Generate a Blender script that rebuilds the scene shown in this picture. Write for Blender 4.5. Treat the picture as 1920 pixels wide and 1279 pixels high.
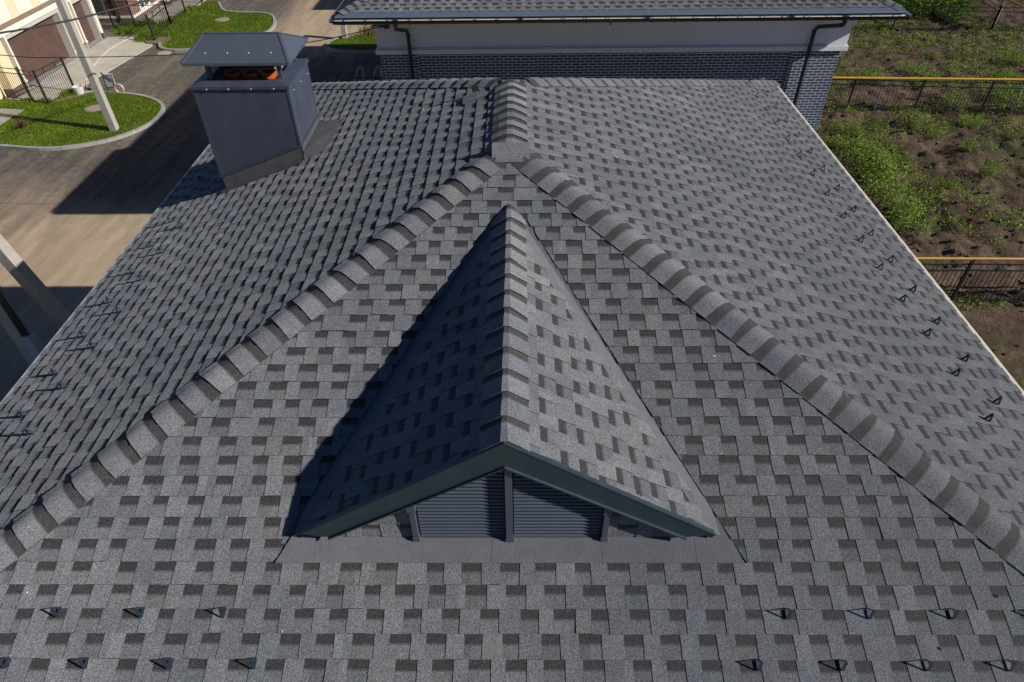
import bpy, bmesh, math, random
from mathutils import Vector, Matrix, noise
from mathutils.geometry import tessellate_polygon
R = math.radians
for o in list(bpy.data.objects): bpy.data.objects.remove(o)
S = bpy.context.scene
COL = S.collection

# ------------------------------------------------------------------ camera
cd = bpy.data.cameras.new('camera'); cam = bpy.data.objects.new('camera', cd); COL.objects.link(cam)
S.camera = cam
_pi, _ya, _ro = R(41.2823), R(-0.9384), R(-0.8077)
_F = Vector((math.sin(_ya)*math.cos(_pi), math.cos(_ya)*math.cos(_pi), -math.sin(_pi)))
_R = _F.cross(Vector((0, 0, 1))).normalized(); _U = _R.cross(_F)
_R2 = _R*math.cos(_ro) + _U*math.sin(_ro); _U2 = -_R*math.sin(_ro) + _U*math.cos(_ro)
M = Matrix((( _R2.x, _U2.x, -_F.x), (_R2.y, _U2.y, -_F.y), (_R2.z, _U2.z, -_F.z))).to_4x4()
M.translation = Vector((0.0932, -5.7911, 2.6552))
cam.matrix_world = M
cd.sensor_width = 36; cd.lens = 1236.81/1920*36; cd.clip_start = .05; cd.clip_end = 3000

# ------------------------------------------------------------------ light
SUN_AZ, SUN_EL = R(106.0), R(29.8)          # direction TO the sun, azimuth from +Y clockwise
w = bpy.data.worlds.new('World'); S.world = w; w.use_nodes = True
nt = w.node_tree; bg = nt.nodes['Background']
sk = nt.nodes.new('ShaderNodeTexSky'); sk.sky_type = 'NISHITA'; sk.sun_disc = False
sk.sun_elevation = SUN_EL; sk.sun_rotation = SUN_AZ; sk.air_density = 0.55; sk.dust_density = 0.05; sk.ozone_density = 3.0
wb = nt.nodes.new('ShaderNodeMix'); wb.data_type = 'RGBA'; wb.blend_type = 'MULTIPLY'; wb.inputs[0].default_value = 1   # cool white balance of the open sky
wb.inputs[7].default_value = (.84, 1.0, 1.14, 1); nt.links.new(sk.outputs[0], wb.inputs[6]); nt.links.new(wb.outputs[2], bg.inputs[0]); bg.inputs[1].default_value = 0.05
sl = bpy.data.lights.new('sun', 'SUN'); sun = bpy.data.objects.new('sun', sl); COL.objects.link(sun)
sl.energy = 4.8; sl.angle = R(0.53); sl.color = (1.0, .955, .89)
to = Vector((math.sin(SUN_AZ)*math.cos(SUN_EL), math.cos(SUN_AZ)*math.cos(SUN_EL), math.sin(SUN_EL)))
sun.rotation_euler = to.to_track_quat('Z', 'Y').to_euler(); sun.location = to*40
S.view_settings.view_transform = 'Standard'; S.view_settings.look = 'None'
S.view_settings.exposure = 0.10; S.view_settings.gamma = 1.0
rnd = random.Random(7)

# ------------------------------------------------------------------ materials
def mat(name):
    m = bpy.data.materials.new(name); m.use_nodes = True
    t = m.node_tree; return m, t, t.nodes['Principled BSDF']
def N(t, typ, **k):
    n = t.nodes.new(typ)
    for a, b in k.items(): setattr(n, a, b)
    return n
def L(t, a, b): t.links.new(a, b)
def coord(t, scale=(1, 1, 1), rot=(0, 0, 0)):
    c = N(t, 'ShaderNodeTexCoord'); mp = N(t, 'ShaderNodeMapping')
    mp.inputs['Scale'].default_value = scale; mp.inputs['Rotation'].default_value = rot
    L(t, c.outputs['Object'], mp.inputs['Vector']); return mp.outputs[0]
def noi(t, vec, scale, detail=3, rough=.55):
    n = N(t, 'ShaderNodeTexNoise'); n.inputs['Scale'].default_value = scale
    n.inputs['Detail'].default_value = detail; n.inputs['Roughness'].default_value = rough
    L(t, vec, n.inputs['Vector']); return n.outputs['Fac']
def ramp(t, fac, stops):
    r = N(t, 'ShaderNodeValToRGB'); e = r.color_ramp.elements
    while len(e) < len(stops): e.new(.5)
    for i, (p, c) in enumerate(stops):
        e[i].position = p; e[i].color = (c, c, c, 1) if not isinstance(c, tuple) else (*c, 1)
    L(t, fac, r.inputs[0]); return r.outputs[0]
def mix(t, a, b, fac, typ='MIX'):
    m = N(t, 'ShaderNodeMix', data_type='RGBA', blend_type=typ)
    for s, v in ((6, a), (7, b)):
        if isinstance(v, tuple): m.inputs[s].default_value = (*v, 1)
        else: L(t, v, m.inputs[s])
    if isinstance(fac, (int, float)): m.inputs[0].default_value = fac
    else: L(t, fac, m.inputs[0])
    return m.outputs[2]
def math_(t, op, a, b=None):
    m = N(t, 'ShaderNodeMath', operation=op)
    for i, v in enumerate((a, b)):
        if v is None: continue
        if isinstance(v, (int, float)): m.inputs[i].default_value = v
        else: L(t, v, m.inputs[i])
    return m.outputs[0]
def bump(t, b, h, strength, dist=.01):
    n = N(t, 'ShaderNodeBump'); n.inputs['Strength'].default_value = strength; n.inputs['Distance'].default_value = dist
    L(t, h, n.inputs['Height']); L(t, n.outputs[0], b.inputs['Normal'])
def simple(name, c, rough=.5, var=.12, sc=6, metallic=0, spec=.5, fine=0, bumpy=0):
    m, t, b = mat(name); v = coord(t)
    f = ramp(t, noi(t, v, sc, 5), [(.25, 1-var), (.75, 1+var)])
    col = mix(t, c, f, 1, 'MULTIPLY')
    if fine:
        f2 = ramp(t, noi(t, v, fine, 2), [(.3, .8), (.7, 1.2)]); col = mix(t, col, f2, 1, 'MULTIPLY')
    L(t, col, b.inputs['Base Color'])
    rr = ramp(t, noi(t, v, sc*2.3, 3), [(.3, max(0, rough-.08)), (.7, min(1, rough+.08))]); L(t, rr, b.inputs['Roughness'])
    b.inputs['Metallic'].default_value = metallic; b.inputs['Specular IOR Level'].default_value = spec
    if bumpy: bump(t, b, noi(t, v, fine or sc*4, 3), bumpy, .01)
    return m
def weathered(m, dent=.25, dust=.12, sc=2.2):
    t = m.node_tree; b = t.nodes['Principled BSDF']; v = coord(t)
    bump(t, b, noi(t, v, sc, 2, .4), dent, .02)
    src = b.inputs['Base Color'].links[0].from_socket
    f = ramp(t, noi(t, coord(t, (1, 1, .25)), 5, 6, .7), [(.45, 0.0), (.8, 1.0)])
    L(t, mix(t, src, (.24, .23, .22), math_(t, 'MULTIPLY', f, dust)), b.inputs['Base Color'])
def granule(name, vcol=True, base=(.15, .155, .165), contrast=1.0, spec=.35):
    """Mineral granules on bitumen shingle: two sizes of speckle, slow weathering, tiny relief."""
    m, t, b = mat(name); v = coord(t)
    n1 = noi(t, v, 105, 2, .75); n2 = noi(t, v, 300, 1, .6)
    lo, hi = 1-.50*contrast, 1+.60*contrast
    f1 = ramp(t, n1, [(.30, lo), (.5, 1.0), (.66, hi)])
    f2 = ramp(t, n2, [(.28, 1-.35*contrast), (.72, 1+.38*contrast)])
    f3 = mix(t, ramp(t, noi(t, v, .8, 5, .6), [(.3, (.84, .86, .90)), (.7, (1.14, 1.12, 1.08))]), ramp(t, noi(t, coord(t, (1.2, 1.2, 1.2)), 7, 5, .7), [(.3, .9), (.7, 1.1)]), 1, 'MULTIPLY')
    if vcol:
        a = N(t, 'ShaderNodeAttribute', attribute_name='Col'); c = a.outputs['Color']
    else: c = mix(t, base, base, 0)
    c = mix(t, c, f1, 1, 'MULTIPLY'); c = mix(t, c, f2, 1, 'MULTIPLY'); c = mix(t, c, f3, 1, 'MULTIPLY')
    spk = ramp(t, noi(t, v, 150, 1, .5), [(.68, 0.0), (.76, 1.0)])
    c = mix(t, c, (.42, .43, .46), math_(t, 'MULTIPLY', spk, .55*contrast))
    L(t, c, b.inputs['Base Color']); b.inputs['Roughness'].default_value = .72
    b.inputs['Specular IOR Level'].default_value = spec
    bump(t, b, n1, .8, .006)
    if 'Diffuse Roughness' in b.inputs: b.inputs['Diffuse Roughness'].default_value = 0.8
    return m
m_shingle = granule('shingle')
m_shingle_cap = granule('shingle_cap')
m_carpet = granule('valley_carpet', False, (.150, .155, .170), .22)
m_deck = simple('roof_deck', (.03, .03, .033), .9)
m_navy = simple('chimney_sheet', (.050, .060, .090), .5, .05, 3, spec=.5)
m_cap_metal = simple('cap_sheet', (.075, .088, .118), .4, .05, 3)
m_fascia = simple('fascia_sheet', (.020, .038, .050), .42, .05, 3)
for _m in (m_navy, m_cap_metal): weathered(_m)
m_louver = simple('louver_paint', (.070, .086, .118), .45, .06, 4)
m_guard = simple('guard_paint', (.028, .042, .066), .4, .1, 20)
m_screw = simple('screw_zinc', (.75, .75, .74), .3, .05, 20)
m_cream = simple('cream_metal', (.62, .55, .45), .4, .08, 4)
m_cream_shade = simple('cream_metal_shade', (.50, .54, .60), .4, .08, 4)  # left eave: dim bluish light put into the cream metal's colour
m_flash = simple('flash_fabric', (.075, .077, .085), .8, .25, 7, fine=60, bumpy=.4)
m_sand_top = simple('mortar_top', (.42, .34, .24), .95, .2, 9, fine=40, bumpy=.5)
m_orange = simple('orange_plastic', (.46, .10, .018), .38, .08, 6)
m_concrete = simple('concrete', (.40, .38, .33), .9, .12, 3, fine=30, bumpy=.15)
m_kerb = simple('kerb_concrete', (.33, .32, .29), .9, .15, 2.5, fine=30, bumpy=.2)
m_black = simple('black_steel', (.018, .017, .018), .4, .1, 6)
m_cable = simple('cable_black', (.03, .032, .036), .55, .15, 8)
m_gut_out = simple('gutter_dark', (.012, .017, .026), .4, .08, 5)
m_gut_in = simple('gutter_inner', (.72, .65, .54), .4, .1, 3)
weathered(m_fascia, .15, .10)
m_edge_blue = simple('edge_flashing', (.10, .13, .18), .45, .06, 2)
m_frieze = simple('frieze_plaster', (.70, .72, .745), .85, .05, 2, fine=50, bumpy=.08)
m_white = simple('white_plaster', (.74, .70, .62), .8, .05, 2)
m_yellow_pl = simple('yellow_plaster', (.74, .61, .40), .85, .06, 2)
m_reveal_shade = simple('reveal_shade', (.47, .46, .42), .85, .06, 3)  # grey stands in for the shade on the door jambs
m_cornice_shadow = simple('cornice_shadow_brown', (.23, .17, .12), .8, .08, 3)  # brown holds the dark of a shadow line
m_plinth = simple('plinth', (.14, .095, .085), .85, .15, 4, fine=30)
m_soil_pile = simple('bare_soil', (.20, .145, .095), .95, .2, 4, fine=18, bumpy=.6)
m_yellow = simple('yellow_paint', (.58, .32, .045), .4, .08, 4)
m_glass = simple('window_glass', (.05, .055, .065), .12, .2, 2)
m_steel = simple('galvanised', (.42, .45, .48), .4, .12, 6)
m_brass = simple('pale_metal', (.55, .48, .36), .35, .1, 9)
m_bucket = simple('bucket_white', (.6, .57, .54), .55, .1, 9)
m_hatch = simple('manhole', (.34, .27, .20), .9, .18, 8, fine=40)
m_hatch_y = simple('manhole_road', (.40, .36, .26), .85, .15, 8, fine=40)
m_stem = simple('stem', (.07, .06, .03), .8)
m_shrubred = simple('red_foliage', (.09, .03, .02), .7, .4, 12)

def brickmat(name, c1, c2, mortar, bw, bh, ms, axis='XZ', rough=.55, vary=.5, bias=0):
    m, t, b = mat(name); c = N(t, 'ShaderNodeTexCoord'); s = N(t, 'ShaderNodeSeparateXYZ'); L(t, c.outputs['Object'], s.inputs[0])
    cb = N(t, 'ShaderNodeCombineXYZ')
    g = N(t, 'ShaderNodeNewGeometry'); sn = N(t, 'ShaderNodeSeparateXYZ'); L(t, g.outputs['Normal'], sn.inputs[0])
    f = math_(t, 'GREATER_THAN', math_(t, 'ABSOLUTE', sn.outputs[0]), .5)
    mx = N(t, 'ShaderNodeMix'); L(t, f, mx.inputs[0]); L(t, s.outputs[0], mx.inputs[2]); L(t, s.outputs[1], mx.inputs[3])
    if axis == 'XY': L(t, s.outputs[0], cb.inputs[0]); L(t, s.outputs[1], cb.inputs[1])
    else: L(t, mx.outputs[0], cb.inputs[0]); L(t, s.outputs[2], cb.inputs[1])
    br = N(t, 'ShaderNodeTexBrick'); br.offset = .5
    br.inputs['Color1'].default_value = (*c1, 1); br.inputs['Color2'].default_value = (*c2, 1); br.inputs['Mortar'].default_value = (*mortar, 1)
    br.inputs['Scale'].default_value = 1; br.inputs['Mortar Size'].default_value = ms; br.inputs['Mortar Smooth'].default_value = .1
    br.inputs['Brick Width'].default_value = bw; br.inputs['Row Height'].default_value = bh; br.inputs['Bias'].default_value = bias
    L(t, cb.outputs[0], br.inputs['Vector'])
    f2 = mix(t, ramp(t, noi(t, cb.outputs[0], 14, 4), [(.3, 1-vary*.35), (.7, 1+vary*.35)]), ramp(t, noi(t, cb.outputs[0], 1.1, 5, .65), [(.3, .8), (.7, 1.18)]), 1, 'MULTIPLY')
    L(t, mix(t, br.outputs['Color'], f2, 1, 'MULTIPLY'), b.inputs['Base Color']); b.inputs['Roughness'].default_value = rough
    inv = math_(t, 'SUBTRACT', 1, br.outputs['Fac']); bump(t, b, inv, .5, .004); return m
m_bluebrick = brickmat('blue_clinker', (.034, .058, .104), (.046, .070, .116), (.60, .61, .64), .216, .0695, .0075, vary=.4)
m_redbrick = brickmat('brown_brick', (.20, .10, .065), (.13, .062, .042), (.34, .27, .22), .26, .085, .008, rough=.85, vary=.5)
m_paving = brickmat('paving', (.54, .50, .42), (.49, .455, .38), (.42, .39, .33), .22, .11, .004, axis='XY', rough=.9, vary=.8)
m_door = brickmat('garage_slats', (.115, .062, .05), (.10, .055, .045), (.055, .03, .025), 40, .11, .006, rough=.5, vary=.9)

# road: asphalt under a dusting of tracked sand
def road_mat():
    m, t, b = mat('road_surface'); v = coord(t)
    c = N(t, 'ShaderNodeTexCoord'); s = N(t, 'ShaderNodeSeparateXYZ'); L(t, c.outputs['Object'], s.inputs[0])
    big = noi(t, v, .35, 5, .6); st = noi(t, coord(t, (1.6, .16, 1), (0, 0, R(-8))), 1.0, 9, .72); st2 = noi(t, coord(t, (4.5, .22, 1), (0, 0, R(-14))), 1.0, 4, .65)
    fine = noi(t, v, 45, 3, .7); spots = noi(t, v, 3.2, 5, .65)
    # sandy south of y=13 and north of y=30, clean asphalt in between
    y = math_(t, 'ADD', s.outputs[1], math_(t, 'MULTIPLY', math_(t, 'SUBTRACT', big, .5), 7))
    def sm(a, bb):
        n = N(t, 'ShaderNodeMapRange', interpolation_type='SMOOTHSTEP'); n.inputs[1].default_value = a; n.inputs[2].default_value = bb
        L(t, y, n.inputs[0]); return n.outputs[0]
    s1 = math_(t, 'SUBTRACT', 1, sm(10.5, 17.5)); s2 = sm(28.5, 33.0)
    xr = N(t, 'ShaderNodeMapRange', interpolation_type='SMOOTHSTEP'); xr.inputs[1].default_value = -15.5; xr.inputs[2].default_value = -12.0; L(t, s.outputs[0], xr.inputs[0]); s2 = math_(t, 'MULTIPLY', s2, xr.outputs[0])
    sand = math_(t, 'MAXIMUM', s1, s2)
    k = math_(t, 'ADD', math_(t, 'MULTIPLY', sand, .72), math_(t, 'MULTIPLY', math_(t, 'SUBTRACT', st, .5), .85))
    k = math_(t, 'ADD', k, math_(t, 'MULTIPLY', math_(t, 'SUBTRACT', spots, .5), .45))
    k = math_(t, 'ADD', k, math_(t, 'MULTIPLY', math_(t, 'SUBTRACT', st2, .5), .28))
    k = ramp(t, math_(t, 'ADD', k, .13), [(.05, 0.0), (.75, 1.0)])
    asph = mix(t, (.096, .086, .077), ramp(t, fine, [(.3, .72), (.7, 1.35)]), 1, 'MULTIPLY')
    asph = mix(t, asph, ramp(t, noi(t, v, 1.3, 6, .7), [(.3, .82), (.7, 1.22)]), 1, 'MULTIPLY')
    snd = mix(t, (.46, .355, .24), ramp(t, fine, [(.3, .88), (.7, 1.12)]), 1, 'MULTIPLY')
    snd = mix(t, snd, ramp(t, noi(t, coord(t, (2.2, .3, 1), (0, 0, R(-10))), 1.0, 5, .65), [(.3, .72), (.7, 1.18)]), 1, 'MULTIPLY')
    L(t, mix(t, asph, snd, k), b.inputs['Base Color']); b.inputs['Roughness'].default_value = .92
    b.inputs['Specular IOR Level'].default_value = .25
    bump(t, b, fine, .15, .008); return m
m_road = road_mat()
def soil_mat():
    m, t, b = mat('field_soil'); v = coord(t)
    n1 = noi(t, v, 1.1, 6, .65); n2 = noi(t, v, 9, 6, .7); n3 = noi(t, v, .35, 4)
    c = ramp(t, n1, [(.3, (.066, .044, .031)), (.55, (.125, .085, .060)), (.75, (.20, .145, .100))])
    c = mix(t, c, ramp(t, n2, [(.3, .6), (.7, 1.4)]), 1, 'MULTIPLY')
    g = ramp(t, math_(t, 'ADD', math_(t, 'MULTIPLY', n3, .6), math_(t, 'MULTIPLY', noi(t, v, 3.1, 5, .7), .5)), [(.54, 0.0), (.66, 1.0)])
    c = mix(t, c, mix(t, (.045, .062, .014), ramp(t, n2, [(.3, .5), (.7, 1.6)]), 1, 'MULTIPLY'), math_(t, 'MULTIPLY', g, .55))
    L(t, c, b.inputs['Base Color']); b.inputs['Roughness'].default_value = .96; b.inputs['Specular IOR Level'].default_value = .15
    bump(t, b, n2, .9, .08); return m
m_soil = soil_mat()
def leafmat(name, c1, c2, sc=3.0):
    m, t, b = mat(name); v = coord(t)
    a = N(t, 'ShaderNodeAttribute', attribute_name='Col')
    c = ramp(t, noi(t, v, sc, 4, .7), [(.3, c1), (.7, c2)])
    L(t, mix(t, c, a.outputs['Color'], 1, 'MULTIPLY'), b.inputs['Base Color'])
    b.inputs['Roughness'].default_value = .6; b.inputs['Specular IOR Level'].default_value = .25
    try: b.inputs['Subsurface Weight'].default_value = 0
    except Exception: pass
    tr = N(t, 'ShaderNodeBsdfTranslucent'); L(t, mix(t, c, a.outputs['Color'], 1, 'MULTIPLY'), tr.inputs[0])
    ms = N(t, 'ShaderNodeMixShader'); ms.inputs[0].default_value = .3
    out = t.nodes['Material Output']; L(t, b.outputs[0], ms.inputs[1]); L(t, tr.outputs[0], ms.inputs[2]); L(t, ms.outputs[0], out.inputs[0]); return m
m_grass = leafmat('lawn_grass', (.10, .175, .012), (.19, .275, .022), 1.1)
m_weed = leafmat('weed_leaf', (.145, .25, .032), (.25, .35, .055), 2.0)
m_weed2 = leafmat('weed_leaf_dark', (.075, .15, .015), (.13, .21, .028), 2.0)
m_dry = leafmat('dry_stalk', (.22, .17, .06), (.33, .26, .10), 4)

# ------------------------------------------------------------------ mesh helper
class MB:
    def __init__(s): s.v = []; s.f = []; s.m = []; s.c = []; s.sm = []
    def add(s, vs, fs, mi=0, col=(1, 1, 1), smooth=False):
        """col: one colour, or one colour per vertex of vs"""
        b = len(s.v); s.v += [tuple(p) for p in vs]; per = isinstance(col, list)
        for f in fs:
            s.f.append([b+i for i in f]); s.m.append(mi); s.sm.append(smooth)
            s.c.append([col[i] for i in f] if per else [col]*len(f))
    def box(s, lo, hi, mi=0, col=(1, 1, 1)):
        x0, y0, z0 = lo; x1, y1, z1 = hi
        s.add([(x0,y0,z0),(x1,y0,z0),(x1,y1,z0),(x0,y1,z0),(x0,y0,z1),(x1,y0,z1),(x1,y1,z1),(x0,y1,z1)],
              [(3,2,1,0),(4,5,6,7),(0,1,5,4),(1,2,6,5),(2,3,7,6),(3,0,4,7)], mi, col)
    def prism(s, poly, d, mi=0, col=(1, 1, 1)):
        """extrude the 3D polygon by vector d"""
        n = len(poly); a = [Vector(p) for p in poly]; bb = [p+Vector(d) for p in a]
        s.add(a+bb, [tuple(range(n))[::-1], tuple(range(n, 2*n))]+[(i, (i+1) % n, n+(i+1) % n, n+i) for i in range(n)], mi, col)
    def tube(s, pts, r, n=8, mi=0, col=(1, 1, 1), caps=True, r2=None):
        P = [Vector(p) for p in pts]; rings = []
        for i, p in enumerate(P):
            d = (P[min(i+1, len(P)-1)]-P[max(i-1, 0)]).normalized()
            a = d.orthogonal().normalized() if i == 0 else (prev-d*prev.dot(d)).normalized()
            prev = a; bq = d.cross(a); rr = r if r2 is None else r+(r2-r)*i/(len(P)-1)
            rings.append([p+(a*math.cos(2*math.pi*k/n)+bq*math.sin(2*math.pi*k/n))*rr for k in range(n)])
        vs = [q for g in rings for q in g]
        fs = [(i*n+k, i*n+(k+1) % n, (i+1)*n+(k+1) % n, (i+1)*n+k) for i in range(len(P)-1) for k in range(n)]
        s.add(vs, fs, mi, col, True)
        if caps:
            s.add(rings[0], [tuple(range(n))[::-1]], mi, col); s.add(rings[-1], [tuple(range(n))], mi, col)
    def bar(s, a, b, wx, wz=None, mi=0, up=(0, 0, 1), col=(1, 1, 1), taper=1.0):
        """rectangular bar from a to b"""
        a = Vector(a); b = Vector(b); wz = wz or wx; d = (b-a).normalized(); u = Vector(up)
        if abs(d.dot(u)) > .95: u = Vector((0, 1, 0))
        x = d.cross(u).normalized(); y = x.cross(d)
        q = [(-1, -1), (1, -1), (1, 1), (-1, 1)]
        vs = [a+x*wx/2*i+y*wz/2*j for i, j in q]+[b+x*wx/2*i*taper+y*wz/2*j*taper for i, j in q]
        s.add(vs, [(3,2,1,0),(4,5,6,7),(0,1,5,4),(1,2,6,5),(2,3,7,6),(3,0,4,7)], mi, col)
    def build(s, name, mats, parent=None, origin=None):
        if not isinstance(mats, (list, tuple)): mats = [mats]
        org = Vector(origin) if origin else (ORG.get(parent.name, Vector()) if parent else Vector())
        me = bpy.data.meshes.new(name); me.from_pydata([Vector(p)-org for p in s.v], [], s.f); 
        for m in mats: me.materials.append(m)
        me.polygons.foreach_set('material_index', s.m); me.polygons.foreach_set('use_smooth', s.sm)
        ca = me.color_attributes.new('Col', 'FLOAT_COLOR', 'CORNER'); fl = []
        for c in s.c:
            for q in c: fl += [q[0], q[1], q[2], 1]
        ca.data.foreach_set('color', fl); me.update()
        o = bpy.data.objects.new(name, me); COL.objects.link(o)
        if parent: o.parent = parent; ORG[o.name] = org
        elif origin: o.location = org; ORG[o.name] = org
        return o
ORG = {}
def tag(o, label=None, cat=None, group=None, kind=None):
    for k, v in (('label', label), ('category', cat), ('group', group), ('kind', kind)):
        if v: o[k] = v
    return o
def thing(name, label, cat, loc, group=None):
    o = bpy.data.objects.new(name, None); COL.objects.link(o); o.location = loc; o.empty_display_size = .2
    ORG[o.name] = Vector(loc); return tag(o, label, cat, group)

# ------------------------------------------------------------------ 2D clipping
def clip(poly, a, b, inside=True):
    """keep what lies left of a->b (or right of it)"""
    out = []; n = len(poly); sg = 1 if inside else -1
    def sd(p): return sg*((b[0]-a[0])*(p[1]-a[1])-(b[1]-a[1])*(p[0]-a[0]))
    for i in range(n):
        p, q = poly[i], poly[(i+1) % n]; dp, dq = sd(p), sd(q)
        if dp >= 0: out.append(p)
        if dp*dq < 0:
            k = dp/(dp-dq); out.append((p[0]+(q[0]-p[0])*k, p[1]+(q[1]-p[1])*k))
    return out
def area(p): return sum(p[i][0]*p[(i+1) % len(p)][1]-p[(i+1) % len(p)][0]*p[i][1] for i in range(len(p)))/2 if len(p) > 2 else 0
def ccw(p): return p if area(p) > 0 else p[::-1]
def clip_convex(poly, reg):
    for i in range(len(reg)):
        poly = clip(poly, reg[i], reg[(i+1) % len(reg)])
        if len(poly) < 3: return []
    return poly
def subtract(poly, reg):
    out = []; rem = poly
    for i in range(len(reg)):
        o = clip(rem, reg[i], reg[(i+1) % len(reg)], False)
        if abs(area(o)) > 1e-6: out.append(o)
        rem = clip(rem, reg[i], reg[(i+1) % len(reg)])
        if len(rem) < 3: break
    return out

# ------------------------------------------------------------------ shingles
ALB = .195
PAL = [((1.0, 1.0, 1.0), 6), ((.86, .87, .88), 5), ((.74, .74, .76), 4), ((.78, .83, .92), 4), ((.96, .91, .88), 2), ((1.14, 1.13, 1.12), 3), ((.66, .66, .68), 2)]
PALX = [tuple(.93+(v-.93)*.55 for v in c) for c, k in PAL for _ in range(k)]
def tone(r, k=1.0):
    c = r.choice(PALX); j = r.uniform(.95, 1.05)*ALB*k; return (c[0]*j*.97, c[1]*j, c[2]*j*1.055)
EXP = .145; S0 = .2437
def shingles(mb, O, U, Sd, Nn, poly, seed, off=S0, exp=EXP, sub=(), rake_h=0.0):
    r = random.Random(seed); O, U, Sd, Nn = map(Vector, (O, U, Sd, Nn)); poly = ccw(poly)
    flip = U.cross(Sd).dot(Nn) < 0
    subs = [ccw(q) for q in sub]
    umin = min(p[0] for p in poly); umax = max(p[0] for p in poly); smin = min(p[1] for p in poly); smax = max(p[1] for p in poly)
    dark = (.225*ALB, .215*ALB, .225*ALB)
    def emit(cell, hf, cf, skirt=True):
        pcs = [clip_convex(cell, poly)]
        for q in subs: pcs = [y for x in pcs if len(x) > 2 for y in subtract(x, q)]
        for pc in pcs:
            if abs(area(pc)) < 2e-6: continue
            n = len(pc); top = [O+U*u+Sd*s+Nn*hf(u, s) for u, s in pc]; cl = [cf(s) for u, s in pc]
            f = tuple(range(n)); mb.add(top, [f[::-1] if flip else f], 0, cl)
            if skirt:
                bot = [O+U*u+Sd*s for u, s in pc]
                sk = (ALB*.32, ALB*.31, ALB*.31)
                mb.add(top+bot, [((i, (i+1) % n, n+(i+1) % n, n+i) if flip else (i, n+i, n+(i+1) % n, (i+1) % n)) for i in range(n)], 0, sk)
    k = math.floor((smin-off)/exp)-1
    while off+k*exp < smax:
        st = off+k*exp; sb = st+exp; k += 1
        if sb <= smin: continue
        u = umin-r.uniform(0, .25); wob = [r.uniform(-.002, .002) for _ in range(3)]
        while u < umax:
            ws = r.uniform(.10, .145); wt = r.uniform(.09, .14)
            if r.random() < .07: wt += .07
            j = r.uniform(-.003, .003)
            # slot: lower layer with its printed dark band under the course above
            c1 = tone(r, .88); c2 = tone(r, .88); sp = r.uniform(.25, .75) if r.random() < .3 else None
            bd = r.uniform(.046, .060)
            for (a0, a1, cc) in ([(u, u+ws, c1)] if sp is None else [(u, u+ws*sp, c1), (u+ws*sp, u+ws, c2)]):
                def cf(s, cc=cc):
                    d = s-st
                    if d < bd: f = 0
                    elif d < bd+.02: f = (d-bd)/.02
                    else: f = 1
                    return tuple(dark[i]*(1-f)+cc[i]*f for i in range(3))
                hf = lambda uu, s: .002+.0082*(s-st)/exp
                for s0, s1 in ((st, st+bd), (st+bd, st+bd+.02), (st+bd+.02, sb)):
                    emit([(a0, s0), (a1, s0), (a1, s1), (a0, s1)], hf, cf, s1 == sb)
            u += ws
            # tab: upper layer
            c1 = tone(r); c2 = tone(r); sp = r.uniform(.3, .7) if r.random() < .4 else None
            lift = r.uniform(0, .002) if r.random() > .04 else r.uniform(.003, .006); e0 = r.uniform(-.004, .004); e1 = r.uniform(-.004, .004)
            hf = lambda uu, s: .0055+(.0076+lift)*(s-st)/exp
            if sp is None: emit([(u, st), (u+wt, st), (u+wt+e1, sb+j), (u+e0, sb+j)], hf, lambda s: c1)
            else:
                um = u+wt*sp
                emit([(u, st), (um, st), (um, sb+j), (u+e0, sb+j)], hf, lambda s: c1)
                emit([(um, st), (u+wt, st), (u+wt+e1, sb+j), (um, sb+j)], hf, lambda s: c2)
            u += wt
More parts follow.
